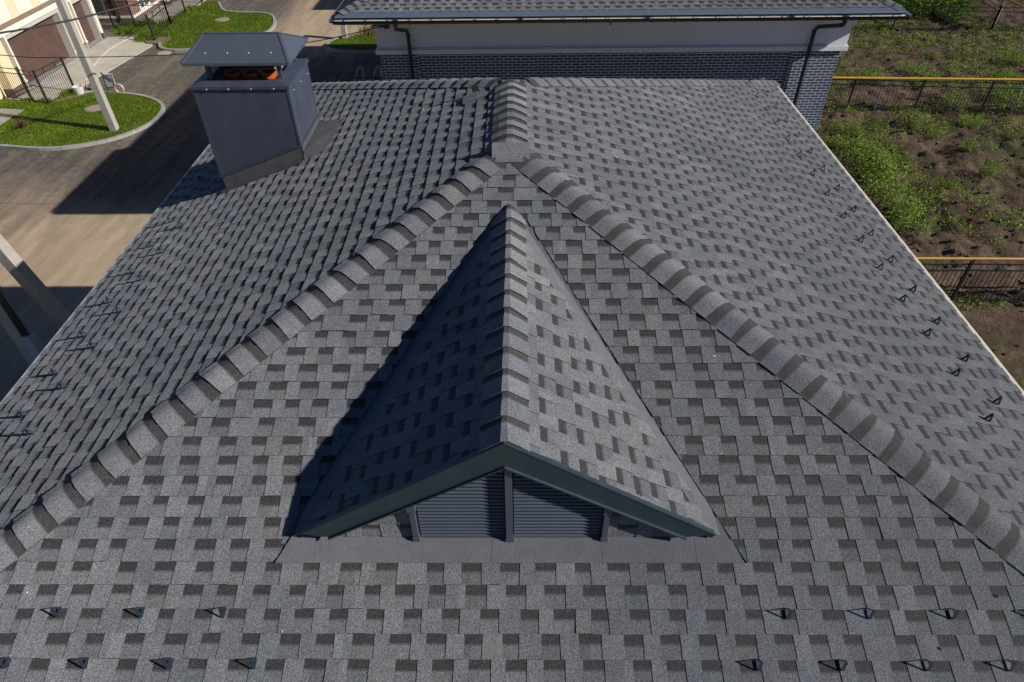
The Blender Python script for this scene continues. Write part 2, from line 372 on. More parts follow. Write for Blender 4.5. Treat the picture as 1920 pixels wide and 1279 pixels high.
def caps(mb, A, B, dl, dr, nl, nr, e=.22, hw=.165, seed=0, start=0.0, stop=None, tonek=1.1, band=.075, h0=.017, h1=.026, core=.22):
    """overlapping ridge caps from the low end A to the high end B"""
    r = random.Random(seed); A, B, dl, dr, nl, nr = map(Vector, (A, B, dl, dr, nl, nr))
    ax = (B-A); Ln = ax.length; ax.normalize(); up = (nl+nr).normalized()
    ws = [-hw, -hw*.6, -hw*core, hw*core, hw*.6, hw]; t = start; stop = stop or Ln
    while t < stop:
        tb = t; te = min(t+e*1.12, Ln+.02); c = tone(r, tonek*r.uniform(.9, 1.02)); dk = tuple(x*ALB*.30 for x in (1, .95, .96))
        rows = [tb, tb+.05, tb+(e-band)*.8, tb+e-band-.012, tb+e-band+.006, te]; fr = [0, .2, .5, .8, .85, 1]
        lf = [r.uniform(-.001, .006) for _ in ws]; sk_ = r.uniform(-.018, .018); hwj = r.uniform(-.012, .012)
        vs = []; cl = []
        for q, tt in enumerate(rows):
            for i, wv in enumerate(ws):
                d, n = (dl, nl) if wv < 0 else (dr, nr); nn = n
                h = (h1+(h0-h1)*fr[q])*(1 if abs(wv) < hw*.5 else .92 if abs(wv) < hw*.9 else .72)+lf[i]*(1-fr[q])+(.012 if core > .15 and abs(wv) < hw*.5 else 0)
                vs.append(A+ax*(tt+sk_*wv/hw*(1-fr[q]))+d*abs(wv)+nn*h)
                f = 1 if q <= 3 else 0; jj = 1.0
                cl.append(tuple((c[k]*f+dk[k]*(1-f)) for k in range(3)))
        n = len(ws); fs = [(q*n+i, q*n+i+1, (q+1)*n+i+1, (q+1)*n+i) for q in range(len(rows)-1) for i in range(n-1)]
        mb.add(vs, fs, 0, cl, core > .15)
        # butt and side thickness
        lo = [A+ax*(rows[0]+sk_*wv/hw)+(dl if wv < 0 else dr)*abs(wv)+(nl if wv < 0 else nr)*.004 for wv in ws]
        mb.add(vs[:n]+lo, [(i, n+i, n+i+1, i+1) for i in range(n-1)], 0, tuple(x*.3*ALB for x in (1, 1, 1)))
        for i in (0, n-1):
            d, nn = (dl, nl) if i == 0 else (dr, nr)
            tops = [vs[q*n+i] for q in range(len(rows))]; bots = [A+ax*tt+d*hw+nn*.004 for tt in rows]
            m_ = len(rows); mb.add(tops+bots, [(q, q+1, m_+q+1, m_+q) if i == 0 else (q+1, q, m_+q, m_+q+1) for q in range(m_-1)], 0, tuple(x*.3*ALB for x in (1, 1, 1)))
        t += e*r.uniform(.97, 1.03)

# ------------------------------------------------------------------ near house
T = .3731; PA = math.atan(T); CP, SP = math.cos(PA), math.sin(PA); W = 4.685; LR = 1.6095; ZG = -8.75
SE = W/CP
house = thing('hip_roof_house', 'foreground house under a grey shingled hip roof with louvred dormer and dark sheet-metal chimney', 'house', (0, .8, ZG))
r_front = dict(O=(0, 0, 0), U=(1, 0, 0), Sd=(0, -CP, -SP), Nn=(0, -SP, CP))
r_right = dict(O=(0, 0, 0), U=(0, 1, 0), Sd=(CP, 0, -SP), Nn=(SP, 0, CP))
r_left = dict(O=(0, 0, 0), U=(0, 1, 0), Sd=(-CP, 0, -SP), Nn=(-SP, 0, CP))
r_rear = dict(O=(0, LR, 0), U=(1, 0, 0), Sd=(0, CP, -SP), Nn=(0, SP, CP))
# dormer dimensions
DZ, DT, DY, DB = -.245, .675, -3.36, -.245/.3731      # ridge height, slope, front plane, rear apex y (negative)
DPA = math.atan(DT); DC, DS = math.cos(DPA), math.sin(DPA)
XV = (DZ+T*3.36)/DT                                   # valley reaches this |x| at the front plane
rb = MB()
vy = -DB/CP
def vstrip(sg):
    # along the valley on the main slope: open strip where the valley carpet shows
    k0 = .07; a = (sg*XV*k0, vy+(3.36/CP-vy)*k0); b = (sg*(XV+.06), 3.36/CP+.145) if sg > 0 else (sg*(XV+.004), 3.36/CP+.02); d = Vector((b[0]-a[0], b[1]-a[1])).normalized(); n = Vector((d.y, -d.x))*(1 if sg > 0 else -1)
    return [(a[0]+n.x*.05, a[1]+n.y*.05), (b[0]+n.x*.02, b[1]), (b[0]-n.x*.16, b[1]), (a[0]-n.x*.06, a[1]-n.y*.06)]
apron = [(-XV+.08, 3.34/CP), (XV-.08, 3.34/CP), (XV+.08, 3.489/CP), (-XV-.05, 3.489/CP)]
shingles(rb, poly=[(0, 0), (W, SE), (-W, SE)], seed=3, sub=[vstrip(1), vstrip(-1), apron], **r_front)
tri_side = [(0, 0), (LR, 0), (LR+W, SE), (-W, SE)]
shingles(rb, poly=tri_side, seed=11, **r_right)
shingles(rb, poly=tri_side, seed=23, **r_left)
shingles(rb, poly=[(0, 0), (W, SE), (-W, SE)], seed=31, **r_rear)
# solid deck under the shingles
ze = -W*T
for e0, dz in ((0, -.004),):
    P = [(-W, -W, ze), (W, -W, ze), (W, LR+W, ze), (-W, LR+W, ze), (0, 0, 0), (0, LR, 0)]
    P = [(x, y, z-.004) for x, y, z in P]; Q = [(x, y, z-.14) for x, y, z in P]
    dk = (.012, .012, .013)
    rb.add(P, [(0, 1, 4), (1, 2, 5, 4), (2, 3, 5), (3, 0, 4, 5)], 0, dk)
    rb.add(Q, [(4, 1, 0), (4, 5, 2, 1), (5, 3, 2), (5, 4, 0, 3)], 0, dk)
    rb.add(P[:4]+Q[:4], [(0, 4, 5, 1), (1, 5, 6, 2), (2, 6, 7, 3), (3, 7, 4, 0)], 0, dk)
# specks of mortar, leaf bits and cut shingle lying on the slopes
r = random.Random(64)
for fr, smax_ in ((r_front, 4.6), (r_right, 4.6), (r_left, 4.6)):
    O_, U_, S_, N_ = (Vector(fr[k]) for k in ('O', 'U', 'Sd', 'Nn'))
    for _ in range(26):
        s_ = r.uniform(.6, smax_); u_ = r.uniform(-s_*CP*.9, s_*CP*.9) if fr is r_front else r.uniform(-s_*CP*.9, LR+s_*CP*.9)
        if fr is r_front and abs(u_) < 1.5 and s_ < 3.8: continue
        p = O_+U_*u_+S_*s_+N_*.013; a = r.uniform(0, 3.1); z_ = r.uniform(.004, .013); d1 = (U_*math.cos(a)+S_*math.sin(a))*z_; d2 = (S_*math.cos(a)-U_*math.sin(a))*z_*.6
        c_ = r.choice([(.62, .60, .56), (.5, .47, .42), (.03, .03, .03), (.22, .17, .10)]); rb.add([p-d1-d2, p+d1-d2, p+d1+d2, p-d1+d2, p+N_*.006], [(0, 1, 4), (1, 2, 4), (2, 3, 4), (3, 0, 4)], 0, c_)
roof = rb.build('roof', m_shingle, house)
# hip and ridge caps
h2 = 1/math.sqrt(2+T*T)
def hipdirs(sx, sy):
    ax = Vector((sx, sy, -T)).normalized()               # down the hip
    nx = Vector((sx*SP, 0, CP)); ny = Vector((0, sy*SP, CP))
    dx = Vector((CP*sx, 0, -SP)); dx = (dx-ax*dx.dot(ax)); dx.normalize()
    # direction inside the x-slope away from the hip: perpendicular to ax, in plane with normal nx
    px = nx.cross(ax).normalized(); 
    if px.y*sy > 0: px = -px
    py = ny.cross(ax).normalized()
    if py.x*sx > 0: py = -py
    return ax, nx, ny, px, py
for sx, sy, y0, sd in ((1, -1, 0, 1), (-1, -1, 0, 2), (1, 1, LR, 3), (-1, 1, LR, 4)):
    ax, nx, ny, px, py = hipdirs(sx, sy); mb = MB()
    lowp = Vector((sx*W, y0+sy*W, ze)); hi = Vector((0, y0, 0))
    # keep left/right consistent so faces point up
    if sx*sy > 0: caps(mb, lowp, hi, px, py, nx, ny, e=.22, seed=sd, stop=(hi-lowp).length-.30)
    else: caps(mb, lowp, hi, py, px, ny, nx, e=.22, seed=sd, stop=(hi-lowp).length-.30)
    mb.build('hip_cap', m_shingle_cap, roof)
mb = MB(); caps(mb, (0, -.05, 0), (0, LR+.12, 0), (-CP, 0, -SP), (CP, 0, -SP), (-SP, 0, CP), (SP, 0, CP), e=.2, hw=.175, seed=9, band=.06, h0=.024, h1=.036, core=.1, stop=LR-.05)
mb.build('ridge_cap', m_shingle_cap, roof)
# flat starter patch at the top of the front slope
mb = MB(); f = r_front; O, U_, S_, N_ = Vector(f['O']), Vector(f['U']), Vector(f['Sd']), Vector(f['Nn'])
pp = [(-.155, .03), (.185, .03), (.19, .245), (-.16, .245)]
mb.prism([O+U_*a+S_*b+N_*(.042-.12*(b-.03)) for a, b in pp], N_*.006, 0, (.175, .18, .19)); mb.build('starter_shingle', m_shingle_cap, roof)
# loose vent flap near the far end of the left slope
mb = MB(); f = r_left; O, U_, S_, N_ = Vector(f['O']), Vector(f['U']), Vector(f['Sd']), Vector(f['Nn'])
def LP(y, s, h): return O+U_*y+S_*s+N_*h
mb.prism([LP(1.40, .56, .016), LP(1.40, .38, .016), LP(1.58, .38, .03), LP(1.58, .56, .03)], N_*.006, 0, (.15, .155, .165))
mb.prism([LP(1.58, .44, .02), LP(1.58, .36, .02), LP(1.585, .36, .11), LP(1.585, .44, .11)], U_*.012, 0, (.04, .042, .048))
mb.build('roof_vent', m_shingle_cap, roof)
# eave drip edge and walls
for nm, pts in (('right', 1), ('left', -1)):
    mb = MB(); sx = pts
    y0, y1 = -W-.03, LR+W+.03
    a = [(sx*(W-.035), ze+.016), (sx*(W+.025), ze+.005), (sx*(W+(.048 if sx > 0 else .036)), ze-.006), (sx*(W+(.048 if sx > 0 else .036)), ze-.075), (sx*(W+.02), ze-.075), (sx*(W-.035), ze-.02)]
    mb.prism([(x, y0, z) for x, z in a], (0, y1-y0, 0)); 
    mb.build('eave_edge', m_cream if sx > 0 else m_cream_shade, roof)
for sy, y in ((-1, -W), (1, LR+W)):
    mb = MB(); a = [(sy*.0-.035*sy, .016), (.018*sy, .004), (.045*sy, -.018), (.045*sy, -.075), (-.035*sy, -.02)]
    mb.prism([(-W, y+d, ze+z) for d, z in a], (2*W, 0, 0)); mb.build('eave_edge', m_cream, roof)
mb = MB(); mb.box((-W+.6, -W+.6, ZG), (W-.6, LR+W-.6, ze+.08)); mb.build('wall', m_bluebrick, house)

# snow guards: bent strip with a triangular loop
def guard_mesh():
    mb = MB(); wd = .020; th = .0035
    prof = [(-.064, .015), (-.01, .016), (0, .016), (-.042, .090), (-.063, .018)]   # (downslope, height): strip, loop up and back
    for a, b in ((0, 2), (2, 3), (3, 4)):
        p, q = prof[a], prof[b]; d = Vector((q[0]-p[0], q[1]-p[1])).normalized(); n = Vector((-d.y, d.x))*th/2
        e = Vector(d)*.001
        sec = [(p[0]+n.x, p[1]+n.y), (q[0]+n.x+e.x, q[1]+n.y+e.y), (q[0]-n.x+e.x, q[1]-n.y+e.y), (p[0]-n.x, p[1]-n.y)]
        mb.prism([(-wd/2, -s, h) for s, h in sec], (wd, 0, 0))
    return mb
g0 = guard_mesh().build('snow_guard', m_guard, None); g0.parent = roof
used_guard = [False]
def put_guard(fr, u, s):
    o = g0 if not used_guard[0] else g0.copy()
    if used_guard[0]: COL.objects.link(o); o.parent = roof
    used_guard[0] = True
    O, U_, S_, N_ = (Vector(fr[k]) for k in ('O', 'U', 'Sd', 'Nn'))
    y = -S_; x = y.cross(N_)
    j = rnd.uniform(-.03, .03)
    m = Matrix(((x.x, y.x, N_.x), (x.y, y.y, N_.y), (x.z, y.z, N_.z))).to_4x4() @ Matrix.Rotation(j*2, 4, 'Z')
    m.translation = O+U_*(u+rnd.uniform(-.012, .012))+S_*(s)-Vector(house.location)
    o.matrix_local = m
sA, sB = S0+26*EXP+.055, S0+28*EXP+.057
rA, rB = S0+27*EXP+.055, S0+29*EXP+.055
for u in (-3.37, -2.85, -2.32, -1.80, 1.77, 2.29, 2.79, 3.32): put_guard(r_front, u, sA)
for u in (-3.6, -3.09, -2.58, -2.07, -1.54, 1.53, 2.04, 2.56, 3.06, 3.58): put_guard(r_front, u, sB)
for k in range(15):
    put_guard(r_right, -2.12+.535*k, rA)
    if k < 14: put_guard(r_right, -1.84+.54*k, rB)
for k in range(15):
    y = -2.25+.535*k
    if not 1.4 < y < 2.7: put_guard(r_left, y, rA)
    if k < 14: put_guard(r_left, y+.28, rB)
for k in range(14): put_guard(r_rear, -3.5+.53*k, rA)
for k in range(14): put_guard(r_rear, -3.3+.53*k, rB)

# ------------------------------------------------------------------ dormer
db = MB()
valley_len = math.hypot(XV, 0)
for sx, sd in ((1, 41), (-1, 43)):
    fr = dict(O=(0, 0, DZ), U=(0, 1, 0), Sd=(sx*DC, 0, -DS), Nn=(sx*DS, 0, DC))
    # (u=y, s): ridge front, ridge back, valley foot
    sv = XV/DC; g = .065
    apex_b = DB-.02; vd = Vector((DY-apex_b, sv)).normalized()
    kf = .925; polyv = [(DY, 0), (apex_b-g*2.3, 0), (apex_b-g*2.3+(DY-apex_b+g*2.3)*.90, (sv-g*1.9)*.90), (DY, (sv-g*1.9)*.955)]
    shingles(db, poly=polyv, seed=sd, off=.10, **fr)
    O, U_, S_, N_ = (Vector(fr[k]) for k in ('O', 'U', 'Sd', 'Nn'))
    P = [O+U_*DY, O+U_*apex_b, O+U_*(apex_b+(DY-apex_b)*kf)+S_*sv*kf, O+U_*DY+S_*sv*kf]
    db.prism(P if sx < 0 else P[::-1], -N_*.05 , 0, (.02, .02, .022))
dormer = db.build('dormer', m_shingle, house)
# valley carpets (dormer side and main side)
vb = MB()
for sx in (1, -1):
    n = Vector((sx*DS, 0, DC)); a = Vector((0, DB+.03, DZ)); b = Vector((sx*(XV+.02), DY-.005, DZ-DT*(XV+.02)))
    sdn = Vector((sx*DC, 0, -DS))
    a2 = a+Vector((0, -.30, 0)); b2 = b-sdn*.24
    b1 = a+(b-a)*.915; b3 = b-sdn*.13
    vb.prism([p+n*.003 for p in ((a, b1, b3, b2, a2) if sx > 0 else (a2, b2, b3, b1, a))], n*.003)
    # main side
    nm = Vector((0, -SP, CP)); a = Vector((0, DB-.03, T*(DB-.03))); b = Vector((sx*(XV+.06), DY-.13, T*(DY-.13)))
    d = (b-a).normalized(); o = nm.cross(d); o = o if o.x*sx > 0 else -o
    q = [a+o*.10, b+o*.10, b-o*.14, a-o*.03]
    vb.prism([p-nm*.002 for p in (q if sx < 0 else q[::-1])], nm*.0035)
vb.build('valley_flashing', m_carpet, dormer)
ab = MB(); f = r_front; O, U_, S_, N_ = Vector(f['O']), Vector(f['U']), Vector(f['Sd']), Vector(f['Nn'])
xs = [-XV-.03, -XV+.22, -.56, -.1, .63, XV-.25, XV+.06]
top = 3.30/CP; bot = 3.497/CP
for i in range(len(xs)-1):
    a, b = xs[i]+.0008, xs[i+1]-.0008; hh = .013+.0012*(i % 2)
    ta = a+(.10 if i == 0 else 0); tb2 = b-(.14 if i == len(xs)-2 else 0)
    ab.prism([O+U_*a+S_*bot+N_*(hh+.006), O+U_*b+S_*bot+N_*(hh+.006), O+U_*tb2+S_*top+N_*hh, O+U_*ta+S_*top+N_*hh], -N_*.012)
ab.build('apron_flashing', m_carpet, dormer)
mb = MB(); caps(mb, (0, DY-.01, DZ+.004), (0, DB-.02, DZ+.004), (-DC, 0, -DS), (DC, 0, -DS), (-DS, 0, DC), (DS, 0, DC), e=.203, hw=.168, seed=77, band=.05, h0=.016, h1=.024, core=.05, stop=2.62)
mb.build('ridge_cap', m_shingle_cap, dormer)
# fascia boards
FY = DY-.022
for sx in (1, -1):
    mb = MB(); q = [(0, DZ+.022), (sx*1.36, DZ+.022-DT*1.36), (sx*1.175, -1.178), (0, DZ-.185)]
    q = [(x, FY, z) for x, z in q]; mb.prism(q if sx < 0 else q[::-1], (0, .03, 0))
    # turned bottom lip and top drip fold
    a, b = Vector(q[3]), Vector(q[2]); mb.bar(a+Vector((0, -.004, -.006)), b+Vector((0, -.004, -.006)), .022, .012)
    a, b = Vector(q[0]), Vector(q[1]); mb.bar(a+Vector((0, .012, -.008)), b+Vector((0, .012, -.008)), .03, .006)
    # soffit
    mb.prism([(0, FY+.03, DZ-.175), (sx*1.12, FY+.03, DZ-.175-.64*1.12), (sx*1.12, FY+.07, DZ-.175-.64*1.12), (0, FY+.07, DZ-.175)], (0, 0, .012))
    mb.build('fascia_board', m_fascia, dormer)
# louvre vent
lb = MB(); LY = DY+.028; hx0, hx1 = -.60, .645; zb = -1.262; cx = .02
def ztop(x): return DZ-.175-.645*abs(x-cx*0)
nsl = 19
mbz = -1.225
for half, (xa, xb) in enumerate(((hx0+.03, cx-.03), (cx+.03, hx1-.03))):
    z = mbz; k = 0
    while z < ztop(cx)-.02:
        # slat limited by rake
        lim = (DZ-.195-(z+.016))/.645
        a = max(xa, -lim); b = min(xb, lim)
        if b-a > .03:
            lb.add([(a, LY+.022, z+.026), (b, LY+.022, z+.026), (b, LY-.014, z+.006), (a, LY-.014, z+.006), (a, LY-.014, z-.004), (b, LY-.014, z-.004), (b, LY-.004, z-.004), (a, LY-.004, z-.004)],
                   [(3, 2, 1, 0), (4, 5, 2, 3), (7, 6, 5, 4)], 0)
        z += .0365; k += 1
lb.prism([(hx0, LY+.026, zb), (hx1, LY+.026, zb), (hx1, LY+.026, ztop(hx1)), (0, LY+.026, ztop(0)), (hx0, LY+.026, ztop(hx0))], (0, .003, 0))
louv = lb.build('louver_vent', m_louver, dormer)
fb = MB()
fb.box((cx-.022, LY-.045, zb-.01), (cx+.022, LY+.03, ztop(cx)))
fb.box((cx-.027, LY-.048, zb-.015), (cx+.027, LY+.03, zb+.05))
for x, s in ((hx0, 1), (hx1, -1)):
    fb.box((x-.018, LY-.04, zb+.06), (x+.018, LY+.03, ztop(x)-.02)); fb.box((x-.023, LY-.045, zb-.015), (x+.023, LY+.03, zb+.06)); fb.box((x-.028, LY-.048, ztop(x)-.1), (x+.028, LY+.03, ztop(x)-.02))
fb.box((hx0+.02, LY-.02, zb-.02), (cx-.033, LY+.03, zb+.03)); fb.box((cx+.033, LY-.02, zb-.02), (hx1-.02, LY+.03, zb+.03))
for sx in (1, -1):
    x1 = hx1 if sx > 0 else hx0
    fb.bar((cx+sx*.03, LY, ztop(0)-.02), (x1, LY, ztop(x1)-.02), .04, .03)
fb.build('vent_frame', m_louver, dormer)
# front wall of the dormer, clad in shingles either side of the vent
wb_ = MB(); WYF = LY-.004
shingles(wb_, O=(0, WYF, 0), U=(1, 0, 0), Sd=(0, 0, -1), Nn=(0, -1, 0), poly=[(0, .42), (1.50, 1.335), (-1.50, 1.335)], seed=88, off=.063, sub=[[(hx0+.01, .3), (hx1-.01, .3), (hx1-.01, 1.5), (hx0+.01, 1.5)]])
wb_.prism([(0, WYF+.001, DZ-.12), (-1.50, WYF+.001, -1.36), (1.50, WYF+.001, -1.36)], (0, .03, 0), 0, (.02, .02, .022))
wb_.build('front_wall', m_shingle, dormer)

# ------------------------------------------------------------------ chimney
CX0, CX1, CY0, CY1, CZ = -3.555, -2.495, 1.59, 2.47, -.03
def zr(x): return -T*abs(x)
cb = MB()
def hipz(x): return zr(x)+.01
cb.add([(CX0, CY0, -1.7), (CX1, CY0, -1.2), (CX1, CY1, -1.2), (CX0, CY1, -1.7), (CX0, CY0, CZ), (CX1, CY0, CZ), (CX1, CY1, CZ), (CX0, CY1, CZ)],
       [(0, 1, 5, 4), (1, 2, 6, 5), (2, 3, 7, 6), (3, 0, 4, 7)])
# folded vertical corner seams
for x, y in ((CX0, CY0), (CX1, CY0), (CX1, CY1), (CX0, CY1)):
    cb.box((x-.014 if x == CX0 else x-.022, y-.004 if y == CY0 else y-.03, -1.1), (x+.022 if x == CX0 else x+.014*0+.004, y+.03 if y == CY0 else y+.004, CZ-.02))
# rim: four sloping lip pieces around a recess
i = .13; rz = CZ+.012
o4 = [(CX0-.022, CY0-.022), (CX1+.022, CY0-.022), (CX1+.022, CY1+.022), (CX0-.022, CY1+.022)]
i4 = [(CX0+i, CY0+i), (CX1-i, CY0+i), (CX1-i, CY1-i), (CX0+i, CY1-i)]
for k in range(4):
    a, b = o4[k], o4[(k+1) % 4]; c, d = i4[(k+1) % 4], i4[k]
    cb.add([(*a, CZ), (*b, CZ), (*c, rz+.02), (*d, rz+.02), (*a, CZ-.032), (*b, CZ-.032), (*c, rz-.05), (*d, rz-.05)],
           [(0, 1, 2, 3), (4, 5, 1, 0), (3, 2, 6, 7)])
chim = cb.build('chimney', m_navy, house)
sb_ = MB(); sb_.box((CX0+i, CY0+i, CZ-.2), (CX1-i, CY1-i, rz-.045)); sb_.build('mortar_bed', m_sand_top, chim)
for px, py in ((-3.20, 1.93), (-2.995, 1.93), (-2.80, 1.95)):
    mb = MB(); n = 20
    for (r0, z0, r1, z1) in ((.092, rz-.05, .092, rz+.03), (.092, rz+.03, .082, rz+.03), (.082, rz+.03, .08, rz-.044)):
        v = [(px+r0*math.cos(a), py+r0*math.sin(a), z0) for a in [2*math.pi*k/n for k in range(n)]]+[(px+r1*math.cos(a), py+r1*math.sin(a), z1) for a in [2*math.pi*k/n for k in range(n)]]
        mb.add(v, [(k, (k+1) % n, n+(k+1) % n, n+k) for k in range(n)], 0, (1, 1, 1), r0 == r1)
    mb.add([(px+.08*math.cos(2*math.pi*k/n), py+.08*math.sin(2*math.pi*k/n), rz-.043) for k in range(n)], [tuple(range(n))], 1)  # black disc paints in the shade deep inside the pipe
    mb.build('flue_pipe', [m_orange, m_black], chim)
KZ, KR = .215, .40
kb = MB(); x0, x1, y0, y1 = -3.60, -2.42, 1.60, 2.47; rx0, rx1, ry = -3.46, -2.60, 2.03
for dz, fl in ((0, 0), (-.012, 1)):
    v = [(x0, y0, KZ+dz), (x1, y0, KZ+dz), (x1, y1, KZ+dz), (x0, y1, KZ+dz), (rx0, ry, KR+dz), (rx1, ry, KR+dz)]
    fs = [(0, 1, 5, 4), (1, 2, 5), (2, 3, 4, 5), (3, 0, 4)]; kb.add(v, [f_[::-1] for f_ in fs] if fl else fs)
kb.add([(x0, y0, KZ), (x1, y0, KZ), (x1, y1, KZ), (x0, y1, KZ), (x0, y0, KZ-.03), (x1, y0, KZ-.03), (x1, y1, KZ-.03), (x0, y1, KZ-.03)], [(4, 5, 1, 0), (5, 6, 2, 1), (6, 7, 3, 2), (7, 4, 0, 3)])
for a, b in (((x0, y0, KZ), (rx0, ry, KR)), ((x1, y0, KZ), (rx1, ry, KR)), ((x1, y1, KZ), (rx1, ry, KR)), ((x0, y1, KZ), (rx0, ry, KR)), ((rx0, ry, KR), (rx1, ry, KR))):
    kb.bar(Vector(a)+Vector((0, 0, .002)), Vector(b)+Vector((0, 0, .002)), .03, .008)
kb.build('chimney_cap', m_cap_metal, chim)
for x, y in ((CX0+.16, CY0+.16), (CX1-.10, CY0+.16), (CX1-.10, CY1-.14), (CX0+.16, CY1-.14)):
    mb = MB(); mb.bar((x, y, rz-.04), (x, y, KZ+.02), .045, .045); mb.build('cap_post', m_navy, chim)
def screw(p, n):
    mb = MB(); p = Vector(p); n = Vector(n).normalized(); mb.tube([p, p+n*.006], .007, 8); mb.build('screw', m_screw, chim)
ncap = Vector((0, -(KR-KZ), ry-y0)).normalized()
for k in range(4):
    f_ = (.18, .40, .61, .83)[k]; xx = x0+.03+(x1-x0-.06)*f_; screw((xx, y0+.14, KZ+(KR-KZ)*.14/(ry-y0)), ncap)
    screw((CX0+(CX1-CX0)*(.15, .38, .62, .86)[k], CY0-.024, CZ-.025), (0, -1, 0))
for k in (.2, .55, .9): screw((CX1+.004, CY0+(CY1-CY0)*k, CZ-.1-.05*k), (1, 0, 0))
# base flashing: rough membrane turned up the chimney, and the tray on the upslope side
fb = MB(); e = .006; hh = .20
def base_poly(y): return [(CX0-e, y, zr(CX0)-.02), (CX1+e, y, zr(CX1)-.02), (CX1+e, y, zr(CX1)+hh), (CX0-e, y, zr(CX0)+hh)]
fb.prism(base_poly(CY0-e), (0, .012, 0)); fb.prism(base_poly(CY1-e), (0, .012, 0))
fb.prism([(CX1+e, CY0-e, zr(CX1)-.02), (CX1+e, CY1+e, zr(CX1)-.02), (CX1+e, CY1+e, zr(CX1)+hh), (CX1+e, CY0-e, zr(CX1)+hh)], (-.01, 0, 0))
fb.prism([(CX0-e, CY0-e, zr(CX0)-.02), (CX0-e, CY1+e, zr(CX0)-.02), (CX0-e, CY1+e, zr(CX0)+hh), (CX0-e, CY0-e, zr(CX0)+hh)], (.01, 0, 0))
O, U_, S_, N_ = (Vector(r_left[k]) for k in ('O', 'U', 'Sd', 'Nn'))
def sheet(q, h0=.016, th=.005):
    P = [LP2(y, x, h) for (y, x, h) in q]; fb.prism(P, N_*th)
def LP2(y, x, h): return O+U_*y+S_*(abs(x)/CP)+N_*h
sheet([(CY0-.06, CX0-.05, .016), (CY0-.06, CX1+.0, .016), (CY0, CX1, .03), (CY0, CX0-.05, .03)])
# tray
tv = [LP2(CY0-.02, CX1+.01, .02), LP2(CY1+.02, CX1+.01, .02), LP2(CY1+.02, CX1+.34, .02), LP2(CY0+.06, CX1+.25, .016)]
mid = [(CX1+.012, CY0, zr(CX1)+.12), (CX1+.012, CY1, zr(CX1)+.12)]
fb.add([tv[0], tv[1], tv[2], tv[3], mid[0], mid[1]], [(0, 3, 4), (4, 3, 2, 5), (5, 2, 1), (3, 4, 5, 2)])
fb.build('chimney_flashing', m_flash, chim)
sb_ = MB(); sb_.bar((CX0-.01, CY0-.016, zr(CX0)+hh+.008), (CX1+.01, CY0-.016, zr(CX1)+hh+.008), .02, .02); sb_.bar((CX1+.012, CY0-.01, zr(CX1)+hh+.008), (CX1+.012, CY1+.01, zr(CX1)+hh+.008), .02, .02)
sb_.build('flashing_bar', m_navy, chim)

# ------------------------------------------------------------------ house behind
BX0, BX1, BY0, BY1, BZ = -4.2, 9.0, 10.65, 28.0, -1.74
bh = thing('brick_house', 'house behind the foreground roof with navy brick wall, pale frieze and dark gutter', 'house', (2.4, 11.4, ZG))
hwid = (BX1-BX0)/2; xm = (BX0+BX1)/2; zk = BZ+T*hwid; sb = hwid/CP
rb2 = MB(); EB = .10
shingles(rb2, O=(xm, BY0+hwid, zk), U=(1, 0, 0), Sd=(0, -CP, -SP), Nn=(0, -SP, CP), poly=[(0, 0), (hwid*(1-EB/sb), sb-EB), (-hwid*(1-EB/sb), sb-EB)], seed=101, off=.1)
shingles(rb2, O=(xm, BY0+hwid, zk), U=(0, 1, 0), Sd=(CP, 0, -SP), Nn=(SP, 0, CP), poly=[(0, 0), (4.2, 0), (4.2, sb), (-hwid, sb)], seed=102, off=.1)
shingles(rb2, O=(xm, BY0+hwid, zk), U=(0, 1, 0), Sd=(-CP, 0, -SP), Nn=(-SP, 0, CP), poly=[(0, 0), (-1.9, 0), (-1.9, sb), (-hwid, sb)], seed=103, off=.1)
shingles(rb2, O=(xm, BY0+hwid, zk), U=(0, 1, 0), Sd=(-CP, 0, -SP), Nn=(-SP, 0, CP), poly=[(-1.9, 0), (4.2, 0), (4.2, (hwid-1.2)/CP), (-1.9, (hwid-1.2)/CP)], seed=104, off=.1)
dk = (.012, .012, .013); xl = BX0+1.2; zl = BZ+T*1.2; ys = BY0+4.75; yr = BY1-hwid
P = [(BX0, BY0, BZ), (BX1, BY0, BZ), (BX1, BY1, BZ), (xl, BY1-.0, BZ), (xl, ys, zl), (BX0, ys, BZ), (xm, BY0+hwid, zk), (xm, yr, zk), (xl, BY1-1.2, zl)]
P = [(x, y, z-.004) for x, y, z in P]; Q = [(x, y, z-.14) for x, y, z in P]
fs = [(0, 1, 6), (1, 2, 7, 6), (2, 3, 8, 7), (8, 4, 6, 7), (4, 5, 0, 6)]
rb2.add(P, fs, 0, dk); rb2.add(Q, [f_[::-1] for f_ in fs], 0, dk)
per = [0, 1, 2, 3, 8, 4, 5]; rb2.add(P+Q, [(per[k], 9+per[k], 9+per[(k+1) % 7], per[(k+1) % 7]) for k in range(7)], 0, dk)
broof = rb2.build('roof', m_shingle, bh)
for sx, x0_ in ((1, BX1), (-1, BX0)):
    ax, nx, ny, px, py = hipdirs(sx, -1); mb = MB(); lowp = Vector((x0_, BY0, BZ)); hi = Vector((xm, BY0+hwid, zk))
    if sx*-1 > 0: caps(mb, lowp, hi, px, py, nx, ny, e=.22, seed=55, start=.15)
    else: caps(mb, lowp, hi, py, px, ny, nx, e=.22, seed=56, start=.15)
    mb.build('hip_cap', m_shingle_cap, broof)
mb = MB(); nf = Vector((0, -SP, CP)); a0 = Vector((BX0+.02, BY0, BZ)); a1 = Vector((BX1-.02, BY0, BZ)); up_ = Vector((0, CP, SP))
mb.prism([a0+nf*.003, a1+nf*.003, a1+up_*.12+nf*.003-Vector((.11, 0, 0)), a0+up_*.12+nf*.003+Vector((.11, 0, 0))], nf*.004)
